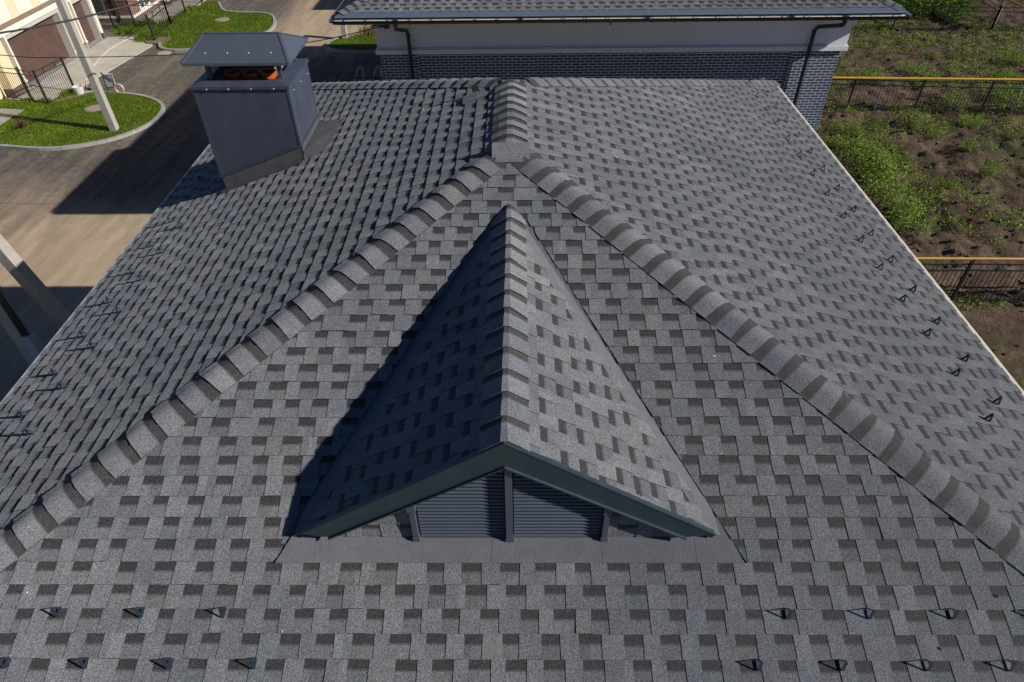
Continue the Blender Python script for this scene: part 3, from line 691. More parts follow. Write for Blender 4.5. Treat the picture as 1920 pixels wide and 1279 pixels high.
mb.prism([a0+nf*.007, a1+nf*.007, a1+nf*.007-Vector((0, .05, .03)), a0+nf*.007-Vector((0, .05, .03))], (0, 0, -.005)); mb.build('eave_flashing', m_edge_blue, bh)
# gutter
def gutter(x0, x1, y, z, r, dy=1):
    mb = MB(); n = 9; sec = [(y+r*math.cos(math.pi+math.pi*k/(n-1)), z+r*math.sin(math.pi+math.pi*k/(n-1))) for k in range(n)]
    sin_ = [(y+(r-.006)*math.cos(math.pi+math.pi*k/(n-1)), z+(r-.006)*math.sin(math.pi+math.pi*k/(n-1))) for k in range(n)]
    vs = [(x0, *p) for p in sec]+[(x1, *p) for p in sec]; mb.add(vs, [(k, k+1, n+k+1, n+k) for k in range(n-1)], 0, (1, 1, 1), True)
    vs = [(x0, *p) for p in sin_]+[(x1, *p) for p in sin_]; mb.add(vs, [(k+1, k, n+k, n+k+1) for k in range(n-1)], 1, (1, 1, 1), True)
    for xx, s_ in ((x0, -1), (x1, 1)): mb.add([(xx, *p) for p in sec], [tuple(range(n)) if s_ < 0 else tuple(range(n))[::-1]], 0)
    mb.tube([(x0, y-r, z+.004), (x1, y-r, z+.004)], .009, 6); mb.tube([(x0, y+r, z+.004), (x1, y+r, z+.004)], .006, 6)
    for xx in (x0+.33*(x1-x0), x0+.55*(x1-x0), x0+.8*(x1-x0)): mb.box((xx-.03, y-r-.012, z-.02), (xx+.03, y+r, z+.012), 0)
    return mb
GY, GZ = BY0-.105, BZ-.065
gut = gutter(BX0-.02, BX1+.02, GY, GZ, .088).build('gutter', [m_gut_out, m_gut_in], bh)
n = 26
for k in range(n):
    mb = MB(); xx = BX0+.25+k*(BX1-BX0-.5)/(n-1); mb.box((xx-.014, GY-.088, GZ-.08), (xx+.014, GY+.08, GZ-.07)); mb.box((xx-.014, GY-.088, GZ-.08), (xx+.014, GY-.082, GZ+.02)); mb.box((xx-.014, GY+.06, GZ+.0), (xx+.014, GY+.14, GZ+.05)); mb.build('gutter_bracket', m_gut_out, gut)
mb = MB(); mb.box((BX0+.02, BY0+.0, BZ-.19), (BX1-.02, BY0+.03, BZ-.02)); mb.box((BX0+.05, BY0+.032, BZ-.19), (BX1-.05, 11.35, BZ-.17)); mb.build('eave_board', m_frieze, bh)
# side gutters
for xx, sx in ((BX0, -1), (BX1, 1)):
    y1_ = ys if sx < 0 else BY1
    mb = MB(); mb.box((min(xx, xx+sx*.13), BY0-.03, BZ-.14), (max(xx, xx+sx*.13), y1_, BZ-.06)); mb.build('side_gutter', m_edge_blue, bh)
# walls: navy brick below, pale frieze with mouldings above, corner piers slightly proud
WX0, WX1, WY = -3.42, 8.12, 11.50
mb = MB(); mb.box((WX0, WY, ZG), (WX1, BY1-.7, -2.6)); 
mb.box((6.93, WY-.075, ZG), (WX1+.002, WY+.2, -2.83)); mb.box((WX0-.002, WY-.075, ZG), (-2.45, WY+.2, -2.83)); wall2 = mb.build('wall', m_bluebrick, bh)
mb = MB(); fx0, fx1 = WX0-.03, WX1+.09
mb.box((fx0, 11.40, -2.68), (fx1, BY1-.65, -2.27)); mb.box((fx0-.04, 11.365, -2.262), (fx1+.07, BY1-.62, -1.9))
mb.box((fx0-.05, 11.345, -2.83), (fx1+.04, BY1-.63, -2.72)); mb.box((fx0-.02, 11.385, -2.71), (fx1+.02, BY1-.66, -2.69))
mb.build('frieze', m_frieze, bh)
mb = MB(); mb.box((-2.95, 11.325, -2.19), (2.3, 11.364, -2.12)); mb.build('cable_duct', m_white, bh)
mb = MB(); mb.box((2.30, 11.33, -2.18), (2.335, 11.364, -2.12)); mb.build('duct_end', m_cable, bh)
def downspout(xg, xw):
    mb = MB(); yw = 11.30
    mb.tube([(xg, GY, GZ-.05), (xg, GY, GZ-.16)], .05, 12); mb.tube([(xg, GY, GZ-.01), (xg, GY, GZ-.08)], .075, 12)
    mb.tube([(xg, GY, GZ-.14), (xg, GY+.02, GZ-.2), (xw-(xw-xg)*.15, yw-.06, -2.23), (xw, yw, -2.33), (xw, yw, -2.5), (xw, yw, ZG+.1)], .046, 12)
    for z in (-2.36, -3.6, -5.6): mb.tube([(xw, yw, z-.02), (xw, yw, z+.02)], .055, 12)
    return mb.build('downspout', m_gut_out, bh)
downspout(-2.78, -2.63); downspout(7.6, 7.28)
mb = MB(); mb.box((-3.2, 11.28, -2.2), (-3.08, 11.364, -2.06)); mb.box((-3.32, 11.25, -2.16), (-3.18, 11.29, -2.12)); mb.tube([(-3.1, 11.3, -2.1), (-3.35, 11.2, -2.08), (-3.5, 11.25, -2.15)], .018, 6); mb.tube([(-3.15, 11.25, -2.08), (-3.3, 11.2, -2.02), (-3.45, 11.28, -2.14)], .014, 6); mb.build('cable_bracket', m_cable, bh)

# third house, further along the row; only its shadow reaches the picture
# its eave sits back from the road
t3 = thing('brick_house', 'house further along the row beyond the navy brick house, shading the end of the road', 'house', (2.4, 42, ZG))
mb = MB(); mb.box((-.3, 35.4, ZG), (8.1, 46, BZ+.05)); mb.build('wall', m_bluebrick, t3)
mb = MB(); a, b, c_, d = 34.9, 47.8, -1.0, 9.0
v = [(c_, a, BZ), (d, a, BZ), (d, b, BZ), (c_, b, BZ), (4.0, a+5, BZ+1.9), (4.0, b-5, BZ+1.9)]
mb.add(v, [(0, 1, 4), (1, 2, 5, 4), (2, 3, 5), (3, 0, 4, 5), (3, 2, 1, 0)], 0, (.12, .12, .13)); mb.build('roof', m_shingle, t3)

# ------------------------------------------------------------------ ground
def grid(name, x0, x1, y0, y1, nx, ny, zf, m):
    mb = MB(); vs = [(x0+(x1-x0)*i/nx, y0+(y1-y0)*j/ny) for j in range(ny+1) for i in range(nx+1)]
    mb.add([(x, y, zf(x, y)) for x, y in vs], [(j*(nx+1)+i, j*(nx+1)+i+1, (j+1)*(nx+1)+i+1, (j+1)*(nx+1)+i) for j in range(ny) for i in range(nx)], 0, (1, 1, 1), True)
    return mb.build(name, m)
tag(grid('ground', -800, 800, -800, 800, 4, 4, lambda x, y: ZG-.35, m_soil), kind='structure')
tag(grid('road', -70, 5.2, -40, 90, 2, 2, lambda x, y: ZG, m_road), kind='structure')
def fz(x, y):
    b = noise.noise((x*.7, y*.7, 1.3))*.15+noise.noise((x*1.7, y*1.7, 5.1))*.14+noise.noise((x*3.7, y*3.7, 2.2))*.12+noise.noise((x*7.5, y*7.5, 4.2))*.06
    k = 1.0 if y > 8.9 else .35
    if y > 22 and y < 33: k = .75
    e = min(1, max(0, (x-8.6)/1.2)); return ZG+.02+b*k*e-.03*(1-e)
tag(grid('field', 4.9, 38, 0, 48, 240, 340, fz, m_soil), kind='structure')

# kerbed lawns
def smooth_poly(pts, n=6):
    out = []; k = len(pts)
    for i in range(k):
        p0, p1, p2, p3 = (Vector(pts[(i+j-1) % k]).to_2d() for j in range(4))
        for q in range(n):
            t = q/n; out.append(.5*((2*p1)+(-p0+p2)*t+(2*p0-5*p1+4*p2-p3)*t*t+(-p0+3*p1-3*p2+p3)*t**3))
    return out
def inside(p, poly):
    c = False; n = len(poly); j = n-1
    for i in range(n):
        if (poly[i][1] > p[1]) != (poly[j][1] > p[1]) and p[0] < (poly[j][0]-poly[i][0])*(p[1]-poly[i][1])/(poly[j][1]-poly[i][1])+poly[i][0]: c = not c
        j = i
    return c
def lawn(pts, kerb, seed, dens, name='lawn', holes=()):
    """pts: outline; kerb: list of point runs that carry a kerb"""
    mb = MB(); z = ZG+.085
    vs = [Vector((x, y, z)) for x, y in pts]
    for tr_ in tessellate_polygon([vs]):
        if area([(vs[k].x, vs[k].y) for k in tr_]) < 0: tr_ = tr_[::-1]
        mb.add([vs[k][:] for k in tr_], [(0, 1, 2)], 0, (.75, .7, .6))
    o = mb.build(name, m_grass); tag(o, kind='structure')
    r = random.Random(seed); gb = MB(); xs = [p[0] for p in pts]; ys_ = [p[1] for p in pts]
    n = int((max(xs)-min(xs))*(max(ys_)-min(ys_))*dens)
    for _ in range(n):
        p = (r.uniform(min(xs), max(xs)), r.uniform(min(ys_), max(ys_)))
        if not inside(p, pts) or any(math.hypot(p[0]-h[0], p[1]-h[1]) < h[2] for h in holes): continue
        cl = noise.noise((p[0]*.9, p[1]*.9, seed))
        hgt = r.uniform(.035, .075)*(1+.6*cl); a = r.uniform(0, 6.28); w_ = r.uniform(.012, .024); tl = r.uniform(-.05, .05); tl2 = r.uniform(-.05, .05)
        k = r.uniform(.65, 1.35)*(1+.45*cl); dry = r.random() < .06
        c = (k*(1.7 if dry else 1), k*(1.1 if dry else 1), k)
        gb.add([(p[0]-w_*math.cos(a), p[1]-w_*math.sin(a), z-.005), (p[0]+w_*math.cos(a), p[1]+w_*math.sin(a), z-.005), (p[0]+tl, p[1]+tl2, z+hgt)], [(0, 1, 2)], 0, c)
    tag(gb.build('grass', m_grass), kind='stuff')
    for run in kerb:
        kb = MB(); P = [Vector((x, y)) for x, y in run]; nrm = []
        for i in range(len(P)):
            d = (P[min(i+1, len(P)-1)]-P[max(i-1, 0)]).normalized(); nrm.append(Vector((d.y, -d.x)))
        for i in range(len(P)-1):
            a, b = P[i], P[i+1]; na, nb = nrm[i]*.15, nrm[i+1]*.15; g = (b-a).normalized()*.004; a = a+g; b = b-g
            q = [(a.x, a.y), (a.x+na.x, a.y+na.y), (b.x+nb.x, b.y+nb.y), (b.x, b.y)]
            q = [(x, y, ZG-.02) for x, y in q]; 
            if area([(x, y) for x, y, _ in q]) < 0: q = q[::-1]
            kb.prism(q, (0, 0, .14+rnd.uniform(-.004, .004)))
        tag(kb.build('kerb', m_kerb), kind='structure')
    return o
l1a = [(-24.5, 19.75), (-22.6, 19.3), (-20.78, 19.14), (-18.47, 18.86), (-16.67, 19.57), (-15.75, 20.75), (-15.55, 21.9), (-15.95, 23.2), (-17.3, 24.2), (-19.04, 24.62), (-20.0, 24.55)]
sm1 = [tuple(p) for p in smooth_poly(l1a, 5)]
curve1 = sm1[5:51]
lawn1 = [(-25.5, 19.9)]+curve1+[(-20.7, 24.4), (-21.0, 23.5), (-23.4, 24.0), (-25.5, 24.4)]
lawn(lawn1, [curve1[:]], 5, 330, holes=[(-18.66, 22.77, .38)])
l2 = [(-19.45, 31.9), (-17.23, 30.77), (-15.6, 31.7), (-14.2, 33.9), (-14.6, 36.4), (-15.6, 37.4), (-18.0, 37.9), (-19.6, 40.2)]
sm2 = [tuple(p) for p in smooth_poly(l2, 5)]; lawn2 = sm2[:36]+[(-20.0, 40), (-20.1, 34.9)]
lawn(lawn2, [sm2[:34]], 6, 180, holes=[(-17.51, 36.08, .4)])
l3 = [(-10.2, 31.3), (-9.75, 30.6), (-8.9, 30.3), (-7.2, 30.2), (-5.2, 30.4), (-4.5, 31.6), (-5.5, 32.9), (-7.7, 33.1), (-9.6, 32.6)]
sm3 = [tuple(p) for p in smooth_poly(l3, 5)]; lawn(sm3, [sm3+[sm3[0]]], 7, 200)
# concrete slab path and paved drive
mb = MB(); mb.prism([(-21.75, 22.62, ZG+.02), (-21.87, 20.98, ZG+.02), (-25.5, 20.6, ZG+.02), (-25.5, 23.1, ZG+.02)][::-1], (0, 0, .10)); tag(mb.build('path', m_kerb), kind='structure')
mb = MB(); mb.prism([(-21.0, 23.5, ZG-.02), (-19.83, 31.6, ZG-.02), (-20.6, 33.2, ZG-.02), (-23.6, 33.2, ZG-.02), (-25.0, 26, ZG-.02), (-25, 23.9, ZG-.02)], (0, 0, .045)); tag(mb.build('driveway', m_paving), kind='structure')
mb = MB(); mb.prism([(-20.4, 34.0, ZG-.02), (-19.9, 52, ZG-.02), (-23.2, 52, ZG-.02), (-23, 38.0, ZG-.02)], (0, 0, .04)); tag(mb.build('driveway', m_paving), kind='structure')
mb = MB(); mb.prism([(-21.05, 23.5, ZG+.03), (-20.0, 24.3, ZG+.03), (-20.1, 25.4, ZG+.03), (-20.75, 25.2, ZG+.03)], (0, 0, .07)); tag(mb.build('soil_strip', m_soil_pile), kind='structure')
mb = MB(); mb.prism([(-20.25, 31.9, ZG), (-19.35, 31.75, ZG), (-19.1, 32.4, ZG), (-19.7, 33.5, ZG), (-20.9, 33.6, ZG), (-21.0, 32.9, ZG)], (0, 0, .095)); tag(mb.build('soil_strip', m_soil_pile), kind='structure')
# thin white line on the drive (loose tape)
mb = MB(); pts = [(-19.75, 24.4), (-20.9, 26.4), (-21.4, 28.0), (-21.75, 29.6), (-21.9, 31.0), (-21.7, 32.6), (-21.3, 33.2)]
mb.tube([(x, y, ZG+.045) for x, y in pts], .013, 6); tag(mb.build('cable', m_white), 'pale loose cable lying across the grey paved drive before the garage doors', 'cable')

# manhole covers
def manhole(x, y, z, r, m, label, cat='manhole cover'):
    mb = MB(); mb.tube([(x, y, z-.05), (x, y, z+.02)], r, 24); mb.tube([(x, y, z+.015), (x, y, z+.032)], r*.8, 24)
    return tag(mb.build('manhole_cover', m), label, cat)
manhole(-18.7, 30.39, ZG, .36, m_hatch_y, 'round pale manhole cover in the asphalt next to the paved drive')
manhole(-18.66, 22.77, ZG+.085, .42, m_hatch, 'round tan manhole cover set in the lawn beside the concrete pole')
manhole(-17.51, 36.08, ZG+.085, .42, m_hatch, 'round tan manhole cover in the lawn by the brown brick house')

gm = MB(); r = random.Random(71)
for _ in range(420):
    if r.random() < .6:
        p = r.choice(curve1); x = p[0]+r.gauss(.35, .35); y = p[1]+r.gauss(-.1, .45)
        if inside((x, y), lawn1): continue
    else: x = r.uniform(-19, -6); y = r.uniform(4, 30)
    z_ = r.uniform(.006, .024); gm.add([(x-z_, y-z_, ZG), (x+z_, y-z_*.7, ZG), (x+z_*.7, y+z_, ZG), (x-z_*.8, y+z_*.8, ZG), (x, y, ZG+z_)], [(0, 1, 4), (1, 2, 4), (2, 3, 4), (3, 0, 4)], 0, (1, 1, 1))
tag(gm.build('gravel', m_hatch), kind='stuff')

# ------------------------------------------------------------------ fences
def fence(label, posts, h, bays=None, group=None, bar=.115, post_w=.07, rails=(.12, -.22, -.02), curls=True, base_z=ZG, gap=.09):
    a = posts[0]; root = thing('metal_fence', label, 'fence', (a[0], a[1], base_z), group)
    for x, y in posts:
        mb = MB(); z = base_z if x < 5 else fz(x, y)
        mb.bar((x, y, z-.1), (x, y, base_z+h+.05), post_w, post_w); mb.bar((x, y, base_z+h+.05), (x, y, base_z+h+.07), post_w*1.25, post_w*1.25); mb.build('post', m_black, root)
    for i in (bays or range(len(posts)-1)):
        p = Vector((*posts[i], 0)); q = Vector((*posts[i+1], 0)); d = (q-p); ln = d.length; d.normalize(); mb = MB()
        for rr in rails:
            z = base_z+(rr if rr > 0 else h+rr); mb.bar(p+Vector((0, 0, z)), q+Vector((0, 0, z)), .03, .03)
        nb = max(2, int(ln/bar)); zt = base_z+h+rails[1] if len(rails) > 1 else base_z+h
        for k in range(1, nb):
            b = p+d*(ln*k/nb); mb.bar(b+Vector((0, 0, base_z+rails[0])), b+Vector((0, 0, zt)), .014, .014)
        if curls:
            for c in (.3, .7):
                for s_ in (-1, 1):
                    b = p+d*(ln*c+s_*.045); z0 = base_z+h-.20; mb.bar(b+Vector((0, 0, z0))-d*.03, b+Vector((0, 0, z0+.17))+d*.03, .012, .012); mb.bar(b+Vector((0, 0, z0))+d*.03, b+Vector((0, 0, z0+.17))-d*.03, .012, .012)
        mb.build('panel', m_black, root)
    return root
fence('black metal picket fence turning the corner of the front lawn by the cream garage', [(-25.6, 24.7), (-21.98, 23.72), (-21.05, 23.36), (-20.72, 25.05)], 1.5)
fence('black metal picket fence along the lawn in front of the brown brick house', [(-19.97, 32.27), (-20.07, 34.9), (-20.25, 37.55), (-20.2, 40.1), (-20.1, 42.7)], 1.35)
fence('black metal picket fence between the cream garage and the brown brick house', [(-20.07, 34.9), (-22.1, 34.75), (-23.3, 34.65)], 1.45, bays=[0, 1])
fence('black metal fence under the yellow gas pipe in the middle of the field', [(8.2, 22.25), (11.3, 22.2), (14.1, 22.1), (16.81, 21.81), (19.51, 21.6), (22.2, 21.4), (24.9, 21.2)], 1.34, bar=.13)
fence('black metal fence nearest the foreground roof, below the near yellow pipe', [(9.0, 8.7), (12.0, 8.72), (14.7, 8.66), (17.4, 8.6)], 1.33, bar=.125)
fence('thin dark fence at the far edge of the field behind the weeds', [(12.6, 33.4), (15.2, 33.3), (18.0, 33.2), (20.62, 32.95), (23.35, 33.0), (25.92, 32.75), (28.6, 32.6)], 1.25, bar=.15, curls=False)
fence('dark fence running away from the far right corner of the field', [(25.92, 32.75), (26.3, 36.6), (24.3, 39.6), (22.2, 42.6)], 1.25, bar=.16, curls=False)
def pipe(label, pts, sup, r=.05):
    root = thing('gas_pipe', label, 'pipe', (*sup[0], ZG), None)
    mb = MB(); mb.tube(pts, r, 10); mb.build('pipe_run', m_yellow, root)
    for x, y in sup:
        mb = MB(); mb.tube([(x, y, ZG-.1), (x, y, pts[0][2]-r*.8)], .032, 8); mb.box((x-.06, y-.05, pts[0][2]-r-.02), (x+.06, y+.05, pts[0][2]-r*.5)); mb.build('support', m_steel, root)
pipe('long yellow gas pipe crossing the middle of the field above the fence', [(8.3, 22.3, -7.33), (13.9, 22.02, -7.33), (20.65, 21.68, -7.33), (28, 21.3, -7.33)], [(15.25, 22.03), (20.9, 21.75)])
pipe('yellow gas pipe along the fence nearest the foreground roof', [(8.5, 8.92, -7.36), (12.1, 8.86, -7.36), (18, 8.74, -7.36)], [(9.9, 8.9), (15.4, 8.8)], .036)
pipe('yellow gas pipe in the far right corner beyond the field fence', [(26.6, 35.4, -7.4), (26.8, 33.3, -7.4), (26.85, 31.2, -7.4)], [(26.75, 33.9)], .045)

# ------------------------------------------------------------------ cream garage house
gh = thing('garage_house', 'cream house with two brown sectional garage doors facing the street', 'house', (-25, 28, ZG))
GXF = -23.05; GXD = -23.45; top = -2.6
mb = MB()
mb.box((-32, 20.5, ZG), (GXD-.05, 33.0, top))                                  # body
mb.box((GXD-.05, 24.3, -6.06), (GXF, 33.0, top))                               # wall above doors
mb.build('wall', m_yellow_pl, gh)
for a, b in ((24.3, 25.0), (30.1, 30.9), (32.82, 33.0)):
    mb = MB(); mb.box((GXD-.05, a, ZG+.4), (GXF, b, -6.06)); mb.build('pier', m_yellow_pl, gh)
for a, b in ((24.28, 25.02), (32.86, 33.02)):
    mb = MB(); mb.box((GXD, a, ZG), (GXF+.035, b, ZG+.38)); mb.build('plinth', m_plinth, gh)
for a, b, lb_ in ((25.42, 29.84, None), (31.2, 32.66, None)):
    mb = MB(); mb.box((GXD-.04, a, ZG), (GXD, b, -6.55)); mb.build('garage_door', m_door, gh)
    # white surround proud of the wall, reveal greyed to carry its shade
    mb = MB()
    mb.box((GXD+.001, a-.16, ZG+.42), (GXF+.03, a-.045, -6.36)); mb.box((GXD+.001, b+.05, ZG+.42), (GXF+.03, b+.17, -6.36)); mb.box((GXD+.001, a-.42, -6.358), (GXF+.05, b+.42, -6.06))
    mb.box((GXF-.02, a-.2, ZG+.36), (GXF+.07, a-.04, ZG+.46)); mb.box((GXF-.02, b+.045, ZG+.36), (GXF+.07, b+.21, ZG+.46))
    mb.build('door_surround', m_white, gh)
    mb = MB(); mb.box((GXD-.03, a-.044, ZG), (GXF-.03, a-.001, -6.362)); mb.box((GXD-.03, b+.001, ZG), (GXF-.03, b+.049, -6.362)); mb.box((GXD-.03, a, -6.549), (GXF-.03, b, -6.362)); mb.build('door_reveal', m_reveal_shade, gh)
    mb = MB(); mb.box((GXD-.03, a, ZG-.01), (GXF+.1, b, ZG+.055)); mb.build('door_sill', m_kerb, gh)
mb = MB(); mb.box((GXF+.002, 24.2, -6.058), (GXF+.13, 33.1, -5.93)); mb.build('cornice_shadow', m_cornice_shadow, gh)  # bar above the lintels, a shadow band put into its brown colour
mb = MB()
for a, b in ((24.4, 26.35), (26.95, 28.1), (28.75, 30.35), (30.9, 32.3)):
    mb.box((GXF, a, -5.90), (GXF+.03, b, -4.0)); mb.box((GXF+.03, a+.16, -5.76), (GXF+.045, b-.16, -4.15))
mb.build('wall_panel', m_white, gh)
mb = MB(); mb.add([(-32.5, 20, top), (GXF+.6, 20, top), (GXF+.6, 33.5, top), (-32.5, 33.5, top), (-27.6, 25, top+2), (-27.6, 28.6, top+2)], [(0, 1, 4), (1, 2, 5, 4), (2, 3, 5), (3, 0, 4, 5), (3, 2, 1, 0)], 0, (.1, .1, .1)); mb.build('roof', m_shingle, gh)
mb = MB(); mb.box((GXF+.01, 29.95, -8.62), (GXF+.12, 30.08, -8.48)); mb.bar((GXF+.1, 29.9, -8.5), (GXF+.2, 30.0, -8.4), .03, .03); mb.build('socket_box', m_steel, gh)

# ------------------------------------------------------------------ brown brick house
bb = thing('brown_brick_house', 'brown brick house with white window frames beyond the black fence', 'house', (-25, 40, ZG))
BXF = -22.75
mb = MB(); mb.box((-32, 36.05, ZG+.35), (BXF, 48, -3.0)); mb.box((-30, 39.7, ZG+.35), (BXF+.55, 42.4, -3.0)); mb.build('wall', m_redbrick, bb)
mb = MB(); mb.box((-32.05, 36.0, ZG), (BXF+.05, 48, ZG+.24)); mb.box((-30, 39.65, ZG), (BXF+.6, 42.45, ZG+.24)); mb.build('plinth', m_plinth, bb)
mb = MB(); mb.box((-32.08, 35.97, ZG+.242), (BXF+.08, 48.05, ZG+.36)); mb.box((-30, 39.62, ZG+.2425), (BXF+.63, 42.48, ZG+.3605)); mb.build('string_course', m_white, bb)
for a, b in ((37.2, 38.35), (43.6, 45)):
    mb = MB(); mb.box((BXF-.02, a, ZG+.42), (BXF+.02, b, -6.6)); wn = mb.build('window', m_glass, bb)
    mb = MB(); mb.box((BXF, a-.12, ZG+.37), (BXF+.07, a+.02, -6.5)); mb.box((BXF, b-.02, ZG+.37), (BXF+.07, b+.12, -6.5)); mb.box((BXF, a+.021, ZG+.37), (BXF+.07, b-.021, ZG+.46)); mb.box((BXF+.005, (a+b)/2-.03, ZG+.461), (BXF+.05, (a+b)/2+.03, -6.5)); mb.build('frame', m_white, wn)
mb = MB(); mb.box((-25.0, 36.02, ZG+.5), (-24.3, 36.046, -6.5)); mb.build('window', m_glass, bb)
mb = MB(); mb.tube([(-23.5, 35.95, ZG+.1), (-23.5, 35.95, -3.2)], .05, 8); mb.build('downspout', m_black, bb)
mb = MB(); mb.box((BXF+.56, 40.1, ZG+.4), (BXF+.58, 42.0, -6.4)); mb.build('garage_door', m_door, bb)
mb = MB(); t2 = -3.0; mb.add([(-32.5, 35.4, t2), (BXF+.7, 35.4, t2), (BXF+.7, 48.5, t2), (-32.5, 48.5, t2), (-27.5, 40.3, t2+1.9), (-27.5, 43.5, t2+1.9)], [(0, 1, 4), (1, 2, 5, 4), (2, 3, 5), (3, 0, 4, 5), (3, 2, 1, 0)], 0, (.1, .1, .1)); mb.build('roof', m_shingle, bb)

# ------------------------------------------------------------------ poles and cables
def pole(label, a, b, w0, taper=.8, name='concrete_pole'):
    root = thing(name, label, 'pole', a); mb = MB(); mb.bar(a, b, w0, w0*1.05, taper=taper, up=(0, 1, 0)); mb.build('shaft', m_concrete, root); return root
pole('pale square concrete pole standing in the lawn in front of the cream garage', (-16.72, 20.49, ZG), (-16.62, 20.3, ZG+8.6), .27, .72)
p2 = pole('leaning concrete pole left of the roof, its top in the sun', (-10.59, 6.41, ZG-.05), (-10.37, 4.66, -1.2), .27, .8)
p3 = pole('shaded concrete pole at the left edge carrying a grey cable guard', (-11.14, 5.37, ZG), (-11.14, 5.37, -1.4), .27, .85)
mb = MB(); mb.box((-11.02, 5.18, ZG), (-10.82, 5.42, -6.83)); mb.build('cable_guard', m_steel, p3)
mb = MB()
for k in range(4): mb.tube([(-10.97+.035*k, 5.25+.03*(k % 2), -6.95), (-10.98+.03*k, 5.27, -5.9), (-10.99+.02*k, 5.3, -1.6)], .028, 7)
mb.build('cable_bundle', m_cable, p3)
mb = MB(); mb.bar((-9.48, 32.45, ZG), (-9.48, 32.45, ZG+1.35), .27, .27); mb.bar((-9.48, 32.45, ZG+1.35), (-9.48, 32.45, ZG+1.4), .3, .3); tag(mb.build('grey_post', m_concrete), 'grey square post on the shaded lawn beyond the corner of the navy brick house', 'post')
# thick twisted cable
cbm = MB(); A = [Vector(p) for p in ((-17.5, 11.2, -2.75), (-14.71, 14.03, -3.0), (-13.36, 15.28, -3.02), (-12.65, 16.16, -3.0), (-11.67, 17.4, -2.95), (-8.9, 21.0, -2.6))]
def along(pts, n):
    out = []
    for i in range(len(pts)-1):
        p0 = pts[max(i-1, 0)]; p1 = pts[i]; p2_ = pts[i+1]; p3_ = pts[min(i+2, len(pts)-1)]
        for k in range(n):
            t = k/n; out.append(.5*((2*p1)+(-p0+p2_)*t+(2*p0-5*p1+4*p2_-p3_)*t*t+(-p0+3*p1-3*p2_+p3_)*t**3))
    return out+[pts[-1]]
c = along(A, 40)
for ph in (0, 2.1, 4.2):
    pts = []
    for i, p in enumerate(c):
        d = (c[min(i+1, len(c)-1)]-c[max(i-1, 0)]).normalized(); x = d.cross(Vector((0, 0, 1))).normalized(); y = x.cross(d); an = i*.34+ph
        pts.append(p+x*math.cos(an)*.016+y*math.sin(an)*.016)
    cbm.tube(pts, .014, 6)
tag(cbm.build('overhead_cable', m_cable), 'thick twisted black overhead cable crossing in front of the garage doors', 'cable')
cbm = MB(); A = [Vector(p) for p in ((-18.5, 12.6, -2.6), (-13.58, 12.13, -3.0), (-11.79, 11.96, -3.02), (-8.63, 11.80, -2.92), (-5.6, 11.55, -2.62), (-4.3, 11.42, -2.4), (-3.22, 11.27, -2.13))]
cbm.tube(along(A, 12), .012, 6); tag(cbm.build('overhead_cable', m_cable), 'thin overhead cable running left from the bracket at the corner of the navy brick house', 'cable')

# electric box with coiled hose, bucket, red shrub, metal trestle
eb = thing('utility_box', 'small grey utility box on a wire stand at the edge of the front lawn', 'utility box', (-18.75, 24.75, ZG))
mb = MB(); mb.box((-18.92, 24.68, ZG+.35), (-18.56, 24.84, ZG+.88)); mb.box((-18.94, 24.66, ZG+.86), (-18.54, 24.86, ZG+.9)); mb.build('cabinet', m_steel, eb)
mb = MB()
for x in (-18.95, -18.53): mb.bar((x, 24.64, ZG), (x+.02, 24.7, ZG+1.0), .025, .025)
mb.bar((-18.95, 24.65, ZG+.98), (-18.53, 24.65, ZG+.62), .025, .025); mb.bar((-18.95, 24.65, ZG+.3), (-18.53, 24.65, ZG+.3), .025, .025); mb.build('stand', m_black, eb)
mb = MB()
for k in range(3): mb.tube([(-18.35+.19*math.cos(t*.35), 24.6+.03*k, ZG+.28+.2*math.sin(t*.35)) for t in range(19)], .016, 6)
mb.build('hose', m_brass, eb)
mb = MB(); n = 18
def ring(x, y, r0, z0, r1, z1, rev=False):
    v = [(x+r0*math.cos(2*math.pi*k/n), y+r0*math.sin(2*math.pi*k/n), z0) for k in range(n)]+[(x+r1*math.cos(2*math.pi*k/n), y+r1*math.sin(2*math.pi*k/n), z1) for k in range(n)]
    mb.add(v, [(k, (k+1) % n, n+(k+1) % n, n+k) for k in range(n)], 0, (1, 1, 1), True)
x, y = -20.22, 24.55; ring(x, y, .19, ZG+.1, .235, ZG+.42); ring(x, y, .235, ZG+.42, .205, ZG+.42); ring(x, y, .205, ZG+.42, .17, ZG+.14)
mb.add([(x+.17*math.cos(2*math.pi*k/n), y+.17*math.sin(2*math.pi*k/n), ZG+.14) for k in range(n)], [tuple(range(n))], 0, (1, 1, 1)); tag(mb.build('bucket', m_bucket), 'white bucket on the bare soil at the end of the corner fence', 'bucket')
tr = thing('metal_trestle', 'pale metal A-frame trestle in the shade just over the far roof edge', 'trestle', (-7.0, 26.2, ZG))
for dx in (0, .85):
    mb = MB(); X = -7.45+dx
    mb.tube([(X-.30, 25.3, ZG), (X-.05, 26.1, ZG+.62), (X+.05, 26.15, ZG+.66), (X+.15, 26.05, ZG+.58), (X+.28, 25.3, ZG)], .035, 8); mb.build('leg_frame', m_brass, tr)
mb = MB(); mb.bar((-7.7, 25.55, ZG+.35), (-6.2, 25.55, ZG+.35), .04, .04); mb.build('rail', m_black, tr)

